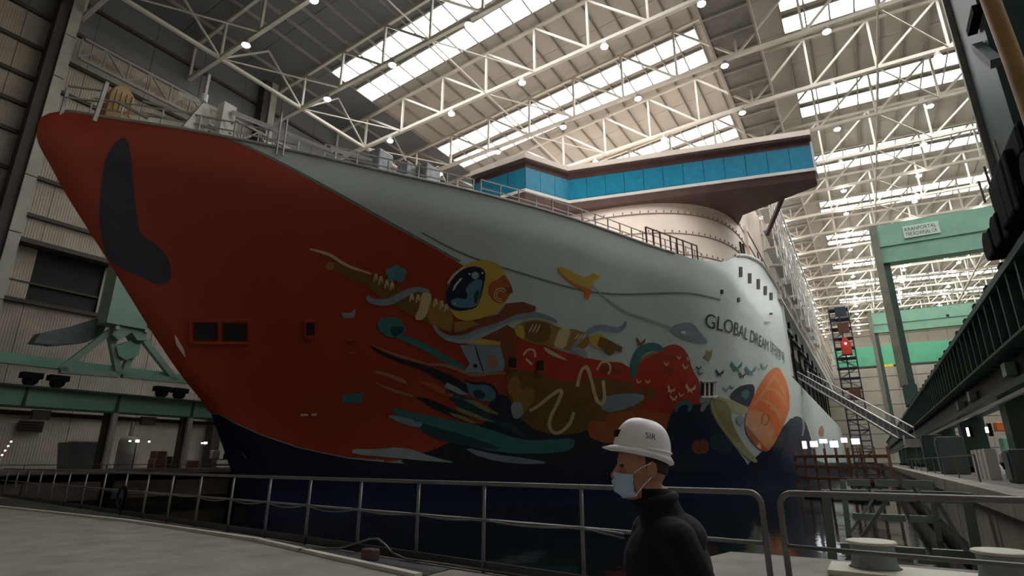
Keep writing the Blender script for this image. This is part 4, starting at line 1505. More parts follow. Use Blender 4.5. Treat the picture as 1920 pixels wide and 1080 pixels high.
for y in (20, 38, 56, 74, 92, 110, 128, 146, 164, 182):
    piece('column', M['dgreen'], (6.8, y, 2.9), (1.5, 1.6, 4.1), rr)
    piece('column_base', M['black'], (6.8, y, 1.1), (2.0, 2.1, 0.4), rr)
    pbar('knee_brace', M['dgreen'], (6.8, y + 1, 3.0), (6.8, y + 3.4, 4.9), 0.4, rr)
for y, z in ((26, 5.6), (34, 5.7), (46, 5.6), (52, 5.5)):
    piece('junction_box', M['mgreen'], (6.0, y, z), (0.4, 0.9, 0.6), rr)

# near portal crane leg
pc = thing('portal_crane', 'near portal crane with dark teal leg standing on the right runway', 'crane', (6.6, 25.5, 9.4))
MB().prism([(6.0, 23.7, 12.5), (6.0, 27.1, 12.5), (6.0, 27.3, 58), (6.0, 23.9, 58)], (2.2, 0, 0)).build('leg', M['teal'], pc)
piece('leg_flange', M['steel'], (5.95, 27.25, 35), (0.3, 0.22, 46), pc)
pbar('bracket', M['slate'], at(1832, 88, X=5.8), at(1868, 118, X=5.8), 0.32, pc)
pbar('bracket', M['black'], at(1822, 60, X=5.8), at(1833, 14, X=5.8), 0.3, pc)
MB().path([(5.9, 21.5, 9.75), at(1940, 230, Y=21.5), at(1900, 115, Y=21.5), at(1857, 0, Y=21.5), (5.7, 21.6, 24), (5.7, 21.8, 40)], 0.26, 10).build('stand_pipe', M['tan'], pc, True)
random.seed(11)
for i in range(14):
    y = 19.5 + 0.72 * i + random.uniform(-.2, .2)
    zt = 10.3 + random.uniform(0.3, 1.1) + (0.8 if 22.5 < y < 27 else 0)
    MB().bb(5.6 + random.uniform(-.25, .25), 8.0, y - 0.6, y + 0.6, 9.72, zt).build('bogie_block', M['black'], pc, False, 0.12)
for i in range(6):
    y = 20 + 1.9 * i
    MB().cyl((5.5, y, 10.36), (6.3, y, 10.36), 0.62, n=16).build('wheel', M['black'], pc)
MB().bb(5.7, 7.5, 22.4, 28.0, 11.2, 12.5).build('yoke', M['black'], pc, False, 0.25)
for y in (24.0, 26.2, 27.6):
    pbar('hose', M['steel'], (5.45, y, 12.6), (5.45, y - 0.15, 11.6), 0.07, pc)

# far gantry cranes
def gantry(y, x1, z0, z1, label, sign=False, m='green'):
    g_ = thing('gantry_crane', label, 'crane', (6.4, y, 9.5))
    s = z1 - z0
    MB().bb(6.2, x1, y, y + 2.2, z0 + 0.42 * s, z1).build('girder_web', M[m], g_)
    MB().bb(6.2, x1, y + 0.3, y + 2.6, z0, z0 + 0.42 * s).build('lower_box', M[m], g_)
    piece('top_rail', M['dgreen'], ((6 + x1) / 2, y + 1, z1 + 0.15), (x1 - 6, 0.6, 0.25), g_)
    piece('leg', M['legg'], (5.9, y + 0.3, (z1 + 12.6) / 2), (1.0, 1.3, z1 - 12.6), g_)
    piece('leg_web', M['dgreen'], (6.8, y + 1.2, (z0 + 12.6) / 2), (1.1, 0.6, z0 - 12.6), g_)
    piece('bogie', M['dgreen'], (6.5, y + 0.5, 11.2), (1.6, 5.5, 2.9), g_)
    piece('end_plate', M['pgreen'], (6.25, y + 0.6, (z0 + z1) / 2 + 0.8), (0.3, 1.8, s * 0.7), g_)
    for f in (0.35, 0.62):
        piece('access_hole', M['dark'], (6 + (x1 - 6) * f, y - 0.03, z0 + s * 0.5), (0.7, 0.1, 0.7), g_)
    return g_


g1 = gantry(105, 60, 32.6, 39.0, 'green gantry crane with pale name board on its beam and grey leg', True)
sb = MB().bb(9.9, 14.6, 104.7, 104.95, 36.0, 38.0).build('name_board', M['signw'], g1)
for txt, zz, h in (('KRANPORTAL', 37.1, 0.62), ('TRE.ROWNAL CR', 36.25, 0.62)):
    tm = text_mesh(txt)
    xs_ = [v.co.x for v in tm.vertices]
    ys_ = [v.co.y for v in tm.vertices]
    for v in tm.vertices:
        v.co = Vector((10.15 + (v.co.x - min(xs_)) / (max(xs_) - min(xs_)) * 4.1, 104.66, zz + v.co.y / max(ys_) * h))
    tm.materials.append(M['print'])
    to = bpy.data.objects.new('board_lettering', tm)
    COL.objects.link(to)
    WM[to.name] = Matrix()
    par(to, sb)
g2 = gantry(200, 60, 39.0, 45.0, 'smaller looking green gantry crane behind the one with the name board')
far_c = thing('bridge_crane', 'bright green wide crane beam across the far end of the hall', 'crane', (10, 262, 37.5))
MB().bb(-6.6, 60, 262, 265, 37.8, 45.4).build('girder_web', M['green2'], far_c)
piece('bottom_flange', M['dgreen'], (26.7, 263.5, 37.5), (66.6, 3.6, 0.5), far_c)
piece('trolley', M['yellow'], (10.2, 261, 37.2), (4.5, 1.2, 1.0), far_c)
piece('number_plate', M['signw'], (-2.2, 261.9, 42), (1.8, 0.1, 1.2), far_c)

#==QUAYS==
# ================================================================== RIGHT SIDE
gw = thing('gangway', 'long pale gangway sloping from the ship side down to the right quay', 'gangway', (-3, 105, 8))
ga = Vector((-9.3, 126, 17.6))
gb = Vector((3.9, 83.9, 4.3))
gd = (gb - ga).normalized()
gs = gd.cross(Vector((0, 0, 1))).normalized() * 0.9
for s in (-1, 1):
    for h in (0.0, 1.3):
        pbar('rail', M['white' if h else 'steel'], ga + gs * s + Vector((0, 0, h)), gb + gs * s + Vector((0, 0, h)), 0.22 if not h else 0.14, gw)
    for i in range(24):
        p = ga.lerp(gb, i / 23) + gs * s
        pbar('rail_post', M['steel'], p, p + Vector((0, 0, 1.3)), 0.08, gw)
MB().prism([ga + gs, ga - gs, ga - gs - Vector((0, 0, .25)), ga + gs - Vector((0, 0, .25))], gb - ga).build('tread_deck', M['black'], gw)
gl = thing('gangway_landing', 'grey landing platform at the foot of the gangway', 'platform', (4, 83, QZ))
piece('platform', M['steel'], (4.5, 82.0, 3.7), (1.9, 3.4, 0.9), gl)
piece('front_board', M['white'], (3.5, 82.0, 3.9), (0.1, 2.6, 1.4), gl)
for x, y in ((3.75, 80.6), (5.3, 80.6), (3.75, 83.4), (5.3, 83.4)):
    piece('leg', M['dgreen'], (x, y, 2.1), (0.2, 0.2, 2.4), gl)

tw = thing('stair_tower', 'dark blue scaffold stair tower rising from the dock beside the far hull', 'stair tower', (-1.2, 131, WZ))
tx0, tx1, ty0, ty1 = -3.0, 0.4, 129.5, 132.5
for x in (tx0, (tx0 + tx1) / 2, tx1):
    for y in (ty0, ty1):
        piece('post', M['bluesteel'], (x, y, 14.8), (0.22, 0.22, 34), tw)
for k in range(17):
    z = -0.5 + 2 * k
    piece('landing', M['bluesteel'], ((tx0 + tx1) / 2, 131, z), (3.5, 3.1, 0.16), tw)
    pbar('guard_rail', M['bluesteel'], (tx0, ty0, z + 1), (tx1, ty0, z + 1), 0.1, tw)
    if k < 16:
        pbar('flight', M['steel'], (tx0 if k % 2 else tx1, 130.2, z), (tx1 if k % 2 else tx0, 130.2, z + 2), 0.25, tw)
piece('pontoon', M['black'], (-1.3, 131, WZ + 0.3), (6, 6, 1.2), tw)
for z0_, m_ in ((14.5, 'deckred'), (27.5, 'deckred'), (30.8, 'bluesteel')):
    piece('cladding', M[m_], (-0.9, ty0 - 0.15, z0_), (2.0, 0.15, 2.0), tw)
hb_ = thing('hoist_cabin', 'small red hoist cabin hanging by the stair tower', 'hoist', (-1.0, 128.8, 22))
MB().bb(-1.9, -0.1, 127.8, 129.3, 21.8, 24.4).build('cabin', M['redbox'], hb_, False, 0.15)
MB().prism([(-1.7, 127.9, 24.4), (-0.3, 127.9, 24.4), (-0.7, 127.9, 25.3), (-1.3, 127.9, 25.3)], (0, 1.2, 0)).build('cabin_roof', M['redbox'], hb_)
piece('cabin_light', M['tube'], (-1.0, 127.7, 24.0), (0.3, 0.1, 0.25), hb_)

# timber fender frame / pontoon beside the far hull
ff = thing('fender_pontoon', 'rusty timber fender pontoon floating between hull and right quay', 'pontoon', (-2.5, 75, WZ))
for z in (-0.2, 1.1, 2.3):
    pbar('beam', M['rust'], (-8.5, 84, z), (1.5, 72, z - 0.1), 0.35, ff)
for i in range(9):
    t = i / 8
    x, y = -8.5 + 10 * t, 84 - 12 * t
    pbar('post', M['rust'], (x, y, WZ), (x, y, 3.2), 0.28, ff)
piece('float', M['black'], (-3.5, 78.5, WZ + 0.2), (10, 3, 0.8), ff, Euler((0, 0, -0.876)))
wlp = thing('work_light_rack', 'row of bright work lights standing on the fender pontoon', 'lights', (-5, 88, 2))
for i in range(6):
    p = Vector((-7.4 + 1.2 * i, 86.5 - 1.1 * i, 4.0))
    piece('light_tube', M['tube2'], p + Vector((0, 0, random.uniform(-.35, .2))), (random.uniform(.5, .95), 0.15, random.uniform(.5, 1.1)), wlp)
    pbar('stand', M['rust'], p - Vector((0, -0.2, 2.6)), p + Vector((0, 0.2, 0.4)), 0.12, wlp)

# trestle fender frames in front of the right dock wall
for k, (y, lab) in enumerate(((24.0, 'green grey steel trestle frame in the water, the nearer one'), (38.0, 'green grey steel trestle frame in the water, the farther one'))):
    tf = thing('trestle_frame', lab, 'trestle', (0, y, WZ))
    x0_, x1_ = -1.6, 2.4
    for x in (x0_, x1_):
        pbar('leg', M['mgreen'], (x - 0.15, y, WZ - 0.5), (x, y, QZ - 0.2), 0.28, tf)
    for z in (QZ - 0.35, -1.2):
        for i in range(3):
            piece('cross_plate', M['mgreen'], (x0_ + 0.75 + 1.3 * i, y, z), (1.1, 0.2, 0.35), tf)
    pbar('brace', M['mgreen'], (x0_, y, -2.0), (0.2, y, 0.4), 0.12, tf)
    pbar('brace', M['mgreen'], (1.6, y, 0.4), (x1_, y, -2.0), 0.12, tf)

# things on the right quay
bl_ = thing('boom_lift', 'orange and grey boom lift parked beyond the right runway columns', 'lift', (14, 86, QZ))
MB().bb(12.6, 17.0, 84, 88, 1.5, 2.6).build('chassis', M['steel'], bl_, False, 0.15)
MB().bb(12.6, 18, 85, 87, 5.0, 6.0).build('boom', M['orange'], bl_, False, 0.1)
MB().bb(15.0, 18.5, 84.6, 87.4, 2.7, 5.4).build('cab', M['steel'], bl_, False, 0.3)
MB().bb(12.8, 15.0, 84.8, 87.2, 2.7, 4.3).build('counterweight', M['green'], bl_, False, 0.15)
for x in (13.2, 16.4):
    for y in (83.9, 88.1):
        MB().cyl((x, y - 0.25, 1.5), (x, y + 0.25, 1.5), 0.6, n=16).build('wheel', M['black'], bl_)
for i in range(4):
    y = 32.5 + 1.2 * i
    mk = MB().bb(4.2, 4.6, y, y + 0.5, QZ, QZ + 1.3).build('marker_board', M['white'])
    tag(mk, 'white marker board at the right quay edge, %s of four' % ('nearest', 'second nearest', 'third nearest', 'farthest')[i], 'board', 'marker boards on the right quay')
for i, (x, y, w_, h, m_, lab) in enumerate(((4.4, 47, 1.6, 2.3, 'slate', 'grey switch cabinet under the right runway girder'), (4.6, 62, 2.2, 3.0, 'dgreen', 'tall dark green container under the right runway girder'),
                                           (5, 28.5, 1.3, 1.2, 'slate', 'low grey metal box near the right quay edge'))):
    o = thing('equipment_cabinet', lab, 'cabinet', (x, y, QZ))
    MB().bb(x - 0.7, x + 0.7, y - w_ / 2, y + w_ / 2, QZ, QZ + h).build('body', M[m_], o, False, 0.05)
    piece('door', M[m_], (x - 0.74, y, QZ + h / 2), (0.05, w_ * 0.8, h * 0.8), o)
    piece('handle', M['black'], (x - 0.79, y + w_ * 0.3, QZ + h / 2), (0.05, 0.08, 0.25), o)
for i, (y, z) in enumerate(((58, 3.3), (50, 3.6), (42.5, 3.4), (70, 3.2))):
    o = thing('wall_light', 'small bright work light under the right runway girder, %s' % ('third nearest', 'tall second nearest', 'nearest of four', 'farthest of four')[i], 'light', (6.0, y, z), 'work lights under the right runway')
    piece('lens', M['tube'], (5.85, y, z), (0.1, 0.35, 0.55 if i == 1 else 0.3), o)
    piece('housing', M['black'], (5.98, y, z), (0.18, 0.45, 0.7), o)
qr = thing('quay_handrail', 'thin grey handrail along the right quay edge', 'handrail', (3.2, 50, QZ))
pbar('top_rail', M['rail'], (3.3, 28, QZ + 1.0), (3.3, 79, QZ + 1.0), 0.06, qr)
for i in range(9):
    pbar('post', M['rail'], (3.3, 28 + 6.2 * i, QZ), (3.3, 28 + 6.2 * i, QZ + 1.0), 0.06, qr)

# ================================================================== LEFT QUAY CLUTTER
co = thing('container', 'dark green corrugated container at the far left of the quay', 'container', (-66, 15, QZ))
MB().bb(-68.5, -66, 9, 18.9, QZ, QZ + 2.5).build('box', M['cgreen'], co)
for i in range(16):
    piece('corrugation', M['cgreen'], (-65.96, 9.4 + 0.6 * i, QZ + 1.25), (0.08, 0.3, 2.3), co)
piece('top_rail', M['dgreen'], (-65.98, 13.95, QZ + 2.45), (0.14, 9.9, 0.14), co)
sp = thing('light_chain_pole', 'slanting pole with a chain of small lights beside the green container', 'pole', (-63, 19.6, QZ))
pbar('pole', M['rust'], (-63, 19.4, QZ), (-63, 20.3, QZ + 2.6), 0.1, sp)
for i in range(7):
    t = (i + 0.5) / 7
    piece('bulb', M['tube'], (-62.9, 19.4 + 0.9 * t, QZ + 2.6 * t), (0.08, 0.1, 0.1), sp)
vt = thing('wall_vent', 'small dark vent with rounded corners on the left wall', 'vent', (-73.8, 25, 5))
MB().bb(-74.1, -73.8, 24.0, 26.2, 4.6, 5.8).build('grille', M['girt'], vt, False, 0.12)
for i in range(4):
    piece('slat', M['black'], (-73.76, 25.1, 4.8 + 0.27 * i), (0.05, 1.9, 0.06), vt)
sk = thing('steel_skip', 'dark grey steel skip with pale rim between container and column', 'skip', (-65, 27, QZ))
MB().prism([(-66, 25.2, QZ), (-66, 27.6, QZ), (-66, 28.0, QZ + 2.5), (-66, 24.8, QZ + 2.5)], (2.2, 0, 0)).build('tub', M['slate'], sk)
piece('rim', M['steel'], (-63.8, 26.4, QZ + 2.55), (0.12, 3.3, 0.12), sk)
piece('lifting_bar', M['colm'], (-63.7, 27.9, QZ + 1.6), (0.12, 0.12, 1.6), sk)
tk = thing('storage_tank', 'pale upright tank behind the first left column', 'tank', (-66.5, 31, QZ))
MB().lathe((-66.5, 31.3, QZ), [(0.9, 0), (0.95, 0.1), (0.95, 2.8), (0.7, 3.2), (0.2, 3.35)], 20).build('shell', M['colm'], tk, True)
MB().lathe((-66.5, 31.3, QZ + 1.4), [(0.98, 0), (0.98, 0.12)], 20).build('band', M['steel'], tk)
MB().cyl((-66.5, 31.3, QZ + 3.3), (-66.5, 31.3, 6.2), 0.16, n=10).build('pipe', M['steel'], tk)
for i, (y, z, w_, h) in enumerate(((33.2, 0, 1.4, 1.0), (35.0, 0, 1.4, 1.3), (33.2, 1.02, 1.2, 0.8), (36.7, 0, 1.5, 0.9))):
    o = thing('timber_crate', 'rusty brown timber crate on the left quay, %s' % ('nearest the tank', 'tallest in the pile', 'on top of the pile', 'right of the second column')[i], 'crate', (-64, y, QZ + z))
    for k in range(4):
        piece('plank', M['rust'], (-63.4, y, QZ + z + h * (k + 0.5) / 4), (0.08, w_, h / 4 - 0.03), o)
    piece('core', M['rust'], (-63.95, y, QZ + z + h / 2), (1.0, w_ * 0.96, h), o)
    for s in (-1, 1):
        piece('batten', M['tan'], (-63.33, y + s * w_ * 0.42, QZ + z + h / 2), (0.06, 0.1, h), o)
wbn = thing('work_bench', 'cluttered dark work bench near the bow on the left quay', 'bench', (-61, 38.5, QZ))
piece('top', M['rust'], (-61, 39, QZ + 1.0), (1.0, 4.2, 0.12), wbn)
for y in (37.1, 40.9):
    piece('leg', M['girt'], (-61, y, QZ + 0.5), (0.8, 0.15, 1.0), wbn)
piece('shelf', M['girt'], (-61, 39, QZ + 0.4), (0.9, 3.8, 0.1), wbn)
for i, (y, h, m_, lab) in enumerate(((37.6, 0.9, 'steel', 'grey machine on the work bench'), (39.2, 0.6, 'black', 'black box on the work bench'))):
    o = MB().bb(-61.4, -60.7, y - 0.4, y + 0.4, QZ + 1.06, QZ + 1.06 + h).build('bench_machine', M[m_], None, False, 0.08)
    tag(o, lab, 'machine')
tp = MB().raw([(-60.6, 41.6, QZ), (-59.4, 41.6, QZ), (-59.4, 43.3, QZ), (-60.6, 43.3, QZ), (-60.4, 41.9, QZ + 1.5), (-59.6, 42.1, QZ + 1.2), (-59.7, 42.9, QZ + 0.9), (-60.3, 42.8, QZ + 1.4)],
              [(3, 2, 1, 0), (4, 5, 6, 7), (0, 1, 5, 4), (1, 2, 6, 5), (2, 3, 7, 6), (3, 0, 4, 7)]).build('tarp_bundle', M['conteal'])
tag(tp, 'small teal tarpaulin bundle by the hull on the left quay', 'tarpaulin')
for i, y in enumerate((29.5, 36.4)):
    o = thing('work_lamp', 'small bright work lamp %s on the left quay' % ('beside the first pale column' if i == 0 else 'left of the work bench'), 'lamp', (-61.2, y, QZ))
    pbar('stand', M['girt'], (-61.2, y, QZ), (-61.2, y, QZ + 2.6), 0.08, o)
    piece('lens', M['tube'], (-61.1, y, QZ + 2.7), (0.14, 0.3, 0.2), o)
qlr = thing('quay_handrail', 'grey handrail along the left dock wall', 'handrail', (-58.4, 30, QZ))
pbar('top_rail', M['rail'], (-58.3, 14, QZ + 0.5), (-58.3, 80, QZ + 0.5), 0.08, qlr)
for i in range(12):
    pbar('post', M['rail'], (-58.3, 14 + 6 * i, QZ), (-58.3, 14 + 6 * i, QZ + 0.5), 0.08, qlr)

#==FRONT==
# ================================================================== RAILINGS AT THE DOCK HEAD
RZ = 1.31


def roundrail(mb, p, q, z0, z1, r, left=True, right=True, rad=0.14):
    d = (q - p).normalized()
    up = Vector((0, 0, 1))
    pts = []
    if left:
        pts.append(p + up * z0)
        for k in range(7):
            t = PI / 2 * k / 6
            pts.append(p + d * (rad - rad * math.cos(t)) + up * (z1 - rad + rad * math.sin(t)))
    else:
        pts.append(p + up * z1)
    if right:
        for k in range(7):
            t = PI / 2 * k / 6
            pts.append(q - d * (rad - rad * math.sin(t)) + up * (z1 - rad + rad * math.cos(t)))
        pts.append(q + up * z0)
    else:
        pts.append(q + up * z1)
    return mb.path(pts, r, 10)


x_end = -1.18
posts_x = [-3.62, -5.45, -7.0, -8.65, -10.4, -12.04, -13.8, -15.6, -17.4, -19.2, -21, -23, -25, -27, -29, -31, -33, -35, -37]
ra = thing('railing', 'long grey tube railing with draped cables along the dock head', 'railing', rl(-14))
mb = MB()
roundrail(mb, rl(-38), rl(x_end), 0.0, RZ, 0.034, False, True)
mb.build('top_rail', M['rail'], ra, True)
MB().path([rl(-38) + Vector((0, 0, 0.76)), rl(x_end) + Vector((0, 0, 0.76))], 0.024, 8).build('mid_rail', M['rail'], ra, True)
for x in posts_x:
    p = rl(x)
    MB().cyl(p, p + Vector((0, 0, RZ)), 0.03, n=8).build('post', M['rail'], ra, True)
kp = MB()
kp.prism([rl(-38) + Vector((0, 0, 0.01)), rl(x_end) + Vector((0, 0, 0.01)), rl(x_end) + Vector((0, 0, 0.16)), rl(-38) + Vector((0, 0, 0.16))], rnor * 0.02)
kp.build('kick_plate', M['kick'], ra)
r2 = thing('railing', 'short grey tube railing with rounded end on the right of the gap', 'railing', rl(0))
mb = MB()
roundrail(mb, rl(-0.98), rl(3.6), 0.0, RZ, 0.034, True, True)
mb.build('top_rail', M['rail'], r2, True)
MB().path([rl(-0.98) + Vector((0, 0, 0.75)), rl(3.6) + Vector((0, 0, 0.75))], 0.024, 8).build('mid_rail', M['rail'], r2, True)
MB().cyl(rl(1.7), rl(1.7) + Vector((0, 0, RZ)), 0.03, n=8).build('post', M['rail'], r2, True)
# cables tied to the mid rail, sagging between the posts
random.seed(4)
cb_ = thing('cable_bundle', 'pair of grey cables tied in sagging loops along the middle rail', 'cable', rl(-12) + Vector((0, 0, 0.76)))
for c_ in range(2):
    pts = []
    px_l = [x for x in posts_x if x > -26]
    for a, b2 in zip(px_l, px_l[1:]):
        sag = random.uniform(0.03, 0.07) * (1.3 if c_ else 0.4)
        for k in range(8):
            t = k / 8
            p = rl(a + (b2 - a) * t)
            pts.append(p - rnor * (0.05 + 0.02 * c_) + Vector((0, 0, 0.78 - 0.0 * c_ - sag * 4 * t * (1 - t))))
    pts.insert(0, rl(-2.95) - rnor * 0.06 + Vector((0, 0, 0.74 - 0.05 * c_)))
    MB().path(pts, 0.014, 6).build('cable', M['rail'], cb_, True)
# ground cable with a hump
gp = [at(x, y, Z=0.05) for x, y in ((560, 1030), (640, 1028))] + [at(x, y, Y=8.3) for x, y in ((672, 1018), (692, 1011), (708, 1010), (722, 1021), (735, 1036))] + [at(x, y, Z=0.05) for x, y in ((760, 1048), (850, 1060), (980, 1078), (1060, 1090))]
gc = MB().path(gp, 0.02, 6).build('ground_cable', M['rail'], None, True)
tag(gc, 'grey cable looping over a small block at the foot of the railing', 'cable')
bk = MB().box(at(694, 1040, Z=0.1), (0.28, 0.2, 0.2)).build('cable_block', M['brown'], None, False, 0.03)
tag(bk, 'small brown block under the cable loop', 'block')
# hose coil on the railing
cc = rl(-20.6) + Vector((0, 0, 0.55)) - rnor * 0.16
hm_ = MB()
for k in range(3):
    R_ = 0.36 - 0.03 * k
    hm_.path([cc + rdir * (R_ * 1.0 * math.cos(t * PI / 12)) + Vector((0, 0, R_ * math.sin(t * PI / 12))) - rnor * 0.03 * k for t in range(25)], 0.022, 6)
hc = hm_.build('hose_coil', M['black'], None, True)
tag(hc, 'black hose coil hung on the left part of the railing', 'hose')

# ================================================================== BOLLARDS
bo = thing('mooring_bollard', 'double mooring bollard with cream discs and grey green posts behind the railing', 'bollard', (0.55, 11.0, 0))
for x, y in ((-0.22, 11.12), (1.33, 10.85)):
    MB().lathe((x, y, 0), [(0.36, 0.09), (0.32, 0.12), (0.305, 0.18), (0.30, 0.34), (0.305, 0.40), (0.33, 0.43)], 28).build('post', M['bollard'], bo, True)
    MB().lathe((x, y, 0.43), [(0.34, 0.0), (0.355, 0.015), (0.35, 0.035), (0.33, 0.045)], 32).build('top_disc', M['bollardtop'], bo)
MB().prism([(-0.85, 11.5, 0.0), (-0.85, 10.55, 0.0), (1.95, 10.3, 0), (1.95, 11.3, 0)], (0, 0, 0.09)).build('base_plate', M['bollardtop'], bo, False, 0.02)

# ================================================================== PERSON
def capsule(mb, a, b, r0, r1, n=14):
    a = Vector(a)
    b = Vector(b)
    d = b - a
    L = d.length
    d.normalize()
    u = d.orthogonal().normalized()
    t = d.cross(u)
    prof = []
    for k in range(5):
        q_ = PI / 2 * k / 4
        prof.append((-math.cos(q_) * r0, math.sin(q_) * r0 + 1e-4))
    for k in range(5):
        q_ = PI / 2 * k / 4
        prof.append((L + math.sin(q_) * r1, math.cos(q_) * r1 + 1e-4))
    vs_ = []
    for h, r in prof:
        for k in range(n):
            e_ = u * math.cos(2 * PI * k / n) + t * math.sin(2 * PI * k / n)
            vs_.append(a + d * h + e_ * r)
    fs = []
    for i in range(len(prof) - 1):
        for k in range(n):
            fs.append((i * n + k, i * n + (k + 1) % n, (i + 1) * n + (k + 1) % n, (i + 1) * n + k))
    fs += [tuple(range(n - 1, -1, -1)), tuple(range((len(prof) - 1) * n, len(prof) * n))]
    mb.raw(vs_, fs)


def ellip(mb, c, r, n=16, mth=10):
    c = Vector(c)
    prof = [(math.sin(PI * (i + 0.02) / (mth + 0.04)), -math.cos(PI * (i + 0.02) / (mth + 0.04))) for i in range(mth + 1)]
    vs_ = []
    for s_, z in prof:
        for k in range(n):
            q_ = 2 * PI * k / n
            vs_.append(c + Vector((r[0] * s_ * math.cos(q_), r[1] * s_ * math.sin(q_), r[2] * z)))
    fs = []
    for i in range(len(prof) - 1):
        for k in range(n):
            fs.append((i * n + k, i * n + (k + 1) % n, (i + 1) * n + (k + 1) % n, (i + 1) * n + k))
    fs += [tuple(range(n - 1, -1, -1)), tuple(range((len(prof) - 1) * n, len(prof) * n))]
    mb.raw(vs_, fs)


# local frame: +x = walking direction, +y = left hand side of the walker, z up
PX, PY = -0.785, 2.464
pdir = Vector((-math.cos(YAW), -math.sin(YAW), 0))
pang = math.atan2(pdir.y, pdir.x) + math.radians(4)
PMX = Matrix.Translation((PX, PY, -0.012)) @ Matrix.Scale(0.99, 4) @ Matrix.Rotation(pang, 4, 'Z')
person = thing('person', 'walking person in black jacket, white hard hat and pale blue face mask', 'person', (PX, PY, 0))
bd = MB()
# legs mid-stride
capsule(bd, (0.0, 0.10, 0.90), (0.12, 0.10, 0.50), 0.095, 0.062)
capsule(bd, (0.12, 0.10, 0.50), (0.05, 0.10, 0.10), 0.060, 0.042)
capsule(bd, (0.02, 0.10, 0.05), (0.24, 0.11, 0.045), 0.045, 0.042)
capsule(bd, (0.0, -0.10, 0.90), (-0.06, -0.10, 0.50), 0.095, 0.062)
capsule(bd, (-0.06, -0.10, 0.50), (-0.24, -0.10, 0.13), 0.060, 0.042)
capsule(bd, (-0.26, -0.10, 0.09), (-0.07, -0.10, 0.045), 0.045, 0.042)
# torso, leaning slightly forward
ellip(bd, (-0.01, 0, 0.94), (0.14, 0.185, 0.13))
ellip(bd, (-0.01, 0, 1.10), (0.165, 0.20, 0.19))
ellip(bd, (-0.01, 0, 1.27), (0.175, 0.215, 0.18))
capsule(bd, (0.0, -0.15, 1.385), (0.0, 0.15, 1.385), 0.085, 0.085)
capsule(bd, (-0.03, 0, 1.38), (0.01, 0, 1.50), 0.105, 0.088)
ellip(bd, (-0.05, 0, 1.385), (0.125, 0.18, 0.10))
capsule(bd, (0.02, 0, 1.47), (0.055, 0, 1.60), 0.064, 0.062)
# arms
for s, (el, wr) in ((1, ((-0.10, 0.27, 1.13), (0.06, 0.27, 0.93))), (-1, ((0.06, -0.27, 1.12), (0.26, -0.24, 0.98)))):
    capsule(bd, (0.0, s * 0.19, 1.385), el, 0.075, 0.055)
    capsule(bd, el, wr, 0.055, 0.040)
    e1, w1 = Vector(el), Vector(wr)
    hd = (w1 - e1).normalized()
    side = Vector((0, 1, 0))
    nrm_ = hd.cross(side).normalized()
    pc_ = w1 + hd * 0.075
    capsule(bd, w1 + hd * 0.02 + nrm_ * 0.012, pc_ + nrm_ * 0.018, 0.030, 0.026)
    capsule(bd, w1 + hd * 0.02 - nrm_ * 0.012, pc_ - nrm_ * 0.018, 0.030, 0.026)
    for k, (o_, L_) in enumerate(((-0.036, 0.062), (-0.012, 0.075), (0.012, 0.078), (0.036, 0.068))):
        b0 = pc_ + nrm_ * o_ + hd * 0.01
        b1 = b0 + hd * L_ * 0.55 - side * s * 0.012 + nrm_ * o_ * 0.15
        b2 = b1 + hd * L_ * 0.35 - side * s * 0.032
        capsule(bd, b0, b1, 0.0095, 0.009, 10)
        capsule(bd, b1, b2, 0.009, 0.0075, 10)
    t0 = w1 + hd * 0.035 + nrm_ * 0.03
    capsule(bd, t0, t0 + hd * 0.035 + nrm_ * 0.03 - side * s * 0.01, 0.012, 0.0105, 10)
    capsule(bd, t0 + hd * 0.035 + nrm_ * 0.03 - side * s * 0.01, t0 + hd * 0.068 + nrm_ * 0.036 - side * s * 0.022, 0.0105, 0.0085, 10)
# head: skull, jaw, brow, nose, chin, ears
HX, HZ = 0.065, 1.665
HS = 1.10


def hp(x, y, z):
    return (HX + HS * x, HS * y, HZ + 0.055 + HS * (z - 0.055))


def hr(*r):
    return tuple(HS * v for v in r)


ellip(bd, hp(0, 0, 0.015), hr(0.098, 0.077, 0.108))
ellip(bd, hp(0.03, 0, -0.05), hr(0.068, 0.058, 0.075))
ellip(bd, hp(0.062, 0, -0.098), hr(0.028, 0.030, 0.022))
capsule(bd, hp(0.085, 0, 0.012), hp(0.113, 0, -0.034), 0.011, 0.017)
capsule(bd, hp(0.078, -0.03, 0.026), hp(0.078, 0.03, 0.026), 0.015, 0.015)
for s in (-1, 1):
    ellip(bd, hp(0.058, s * 0.042, -0.02), hr(0.026, 0.022, 0.022))
    ellip(bd, hp(-0.012, s * 0.078, -0.012), hr(0.022, 0.010, 0.034))
    ellip(bd, hp(0.0835, s * 0.030, 0.006), hr(0.012, 0.014, 0.009))
body = bd.build('body', M['jacket'], None)
rm = body.modifiers.new('remesh', 'REMESH')
rm.mode = 'VOXEL'
rm.voxel_size = 0.0062
sm = body.modifiers.new('smooth', 'SMOOTH')
sm.factor = 0.5
sm.iterations = 5
dg = bpy.context.evaluated_depsgraph_get()
bme = bpy.data.meshes.new_from_object(body.evaluated_get(dg))
bpy.data.objects.remove(body)
bme.materials.clear()
for m_ in ('jacket', 'trouser', 'skin', 'shoe'):
    bme.materials.append(M[m_])
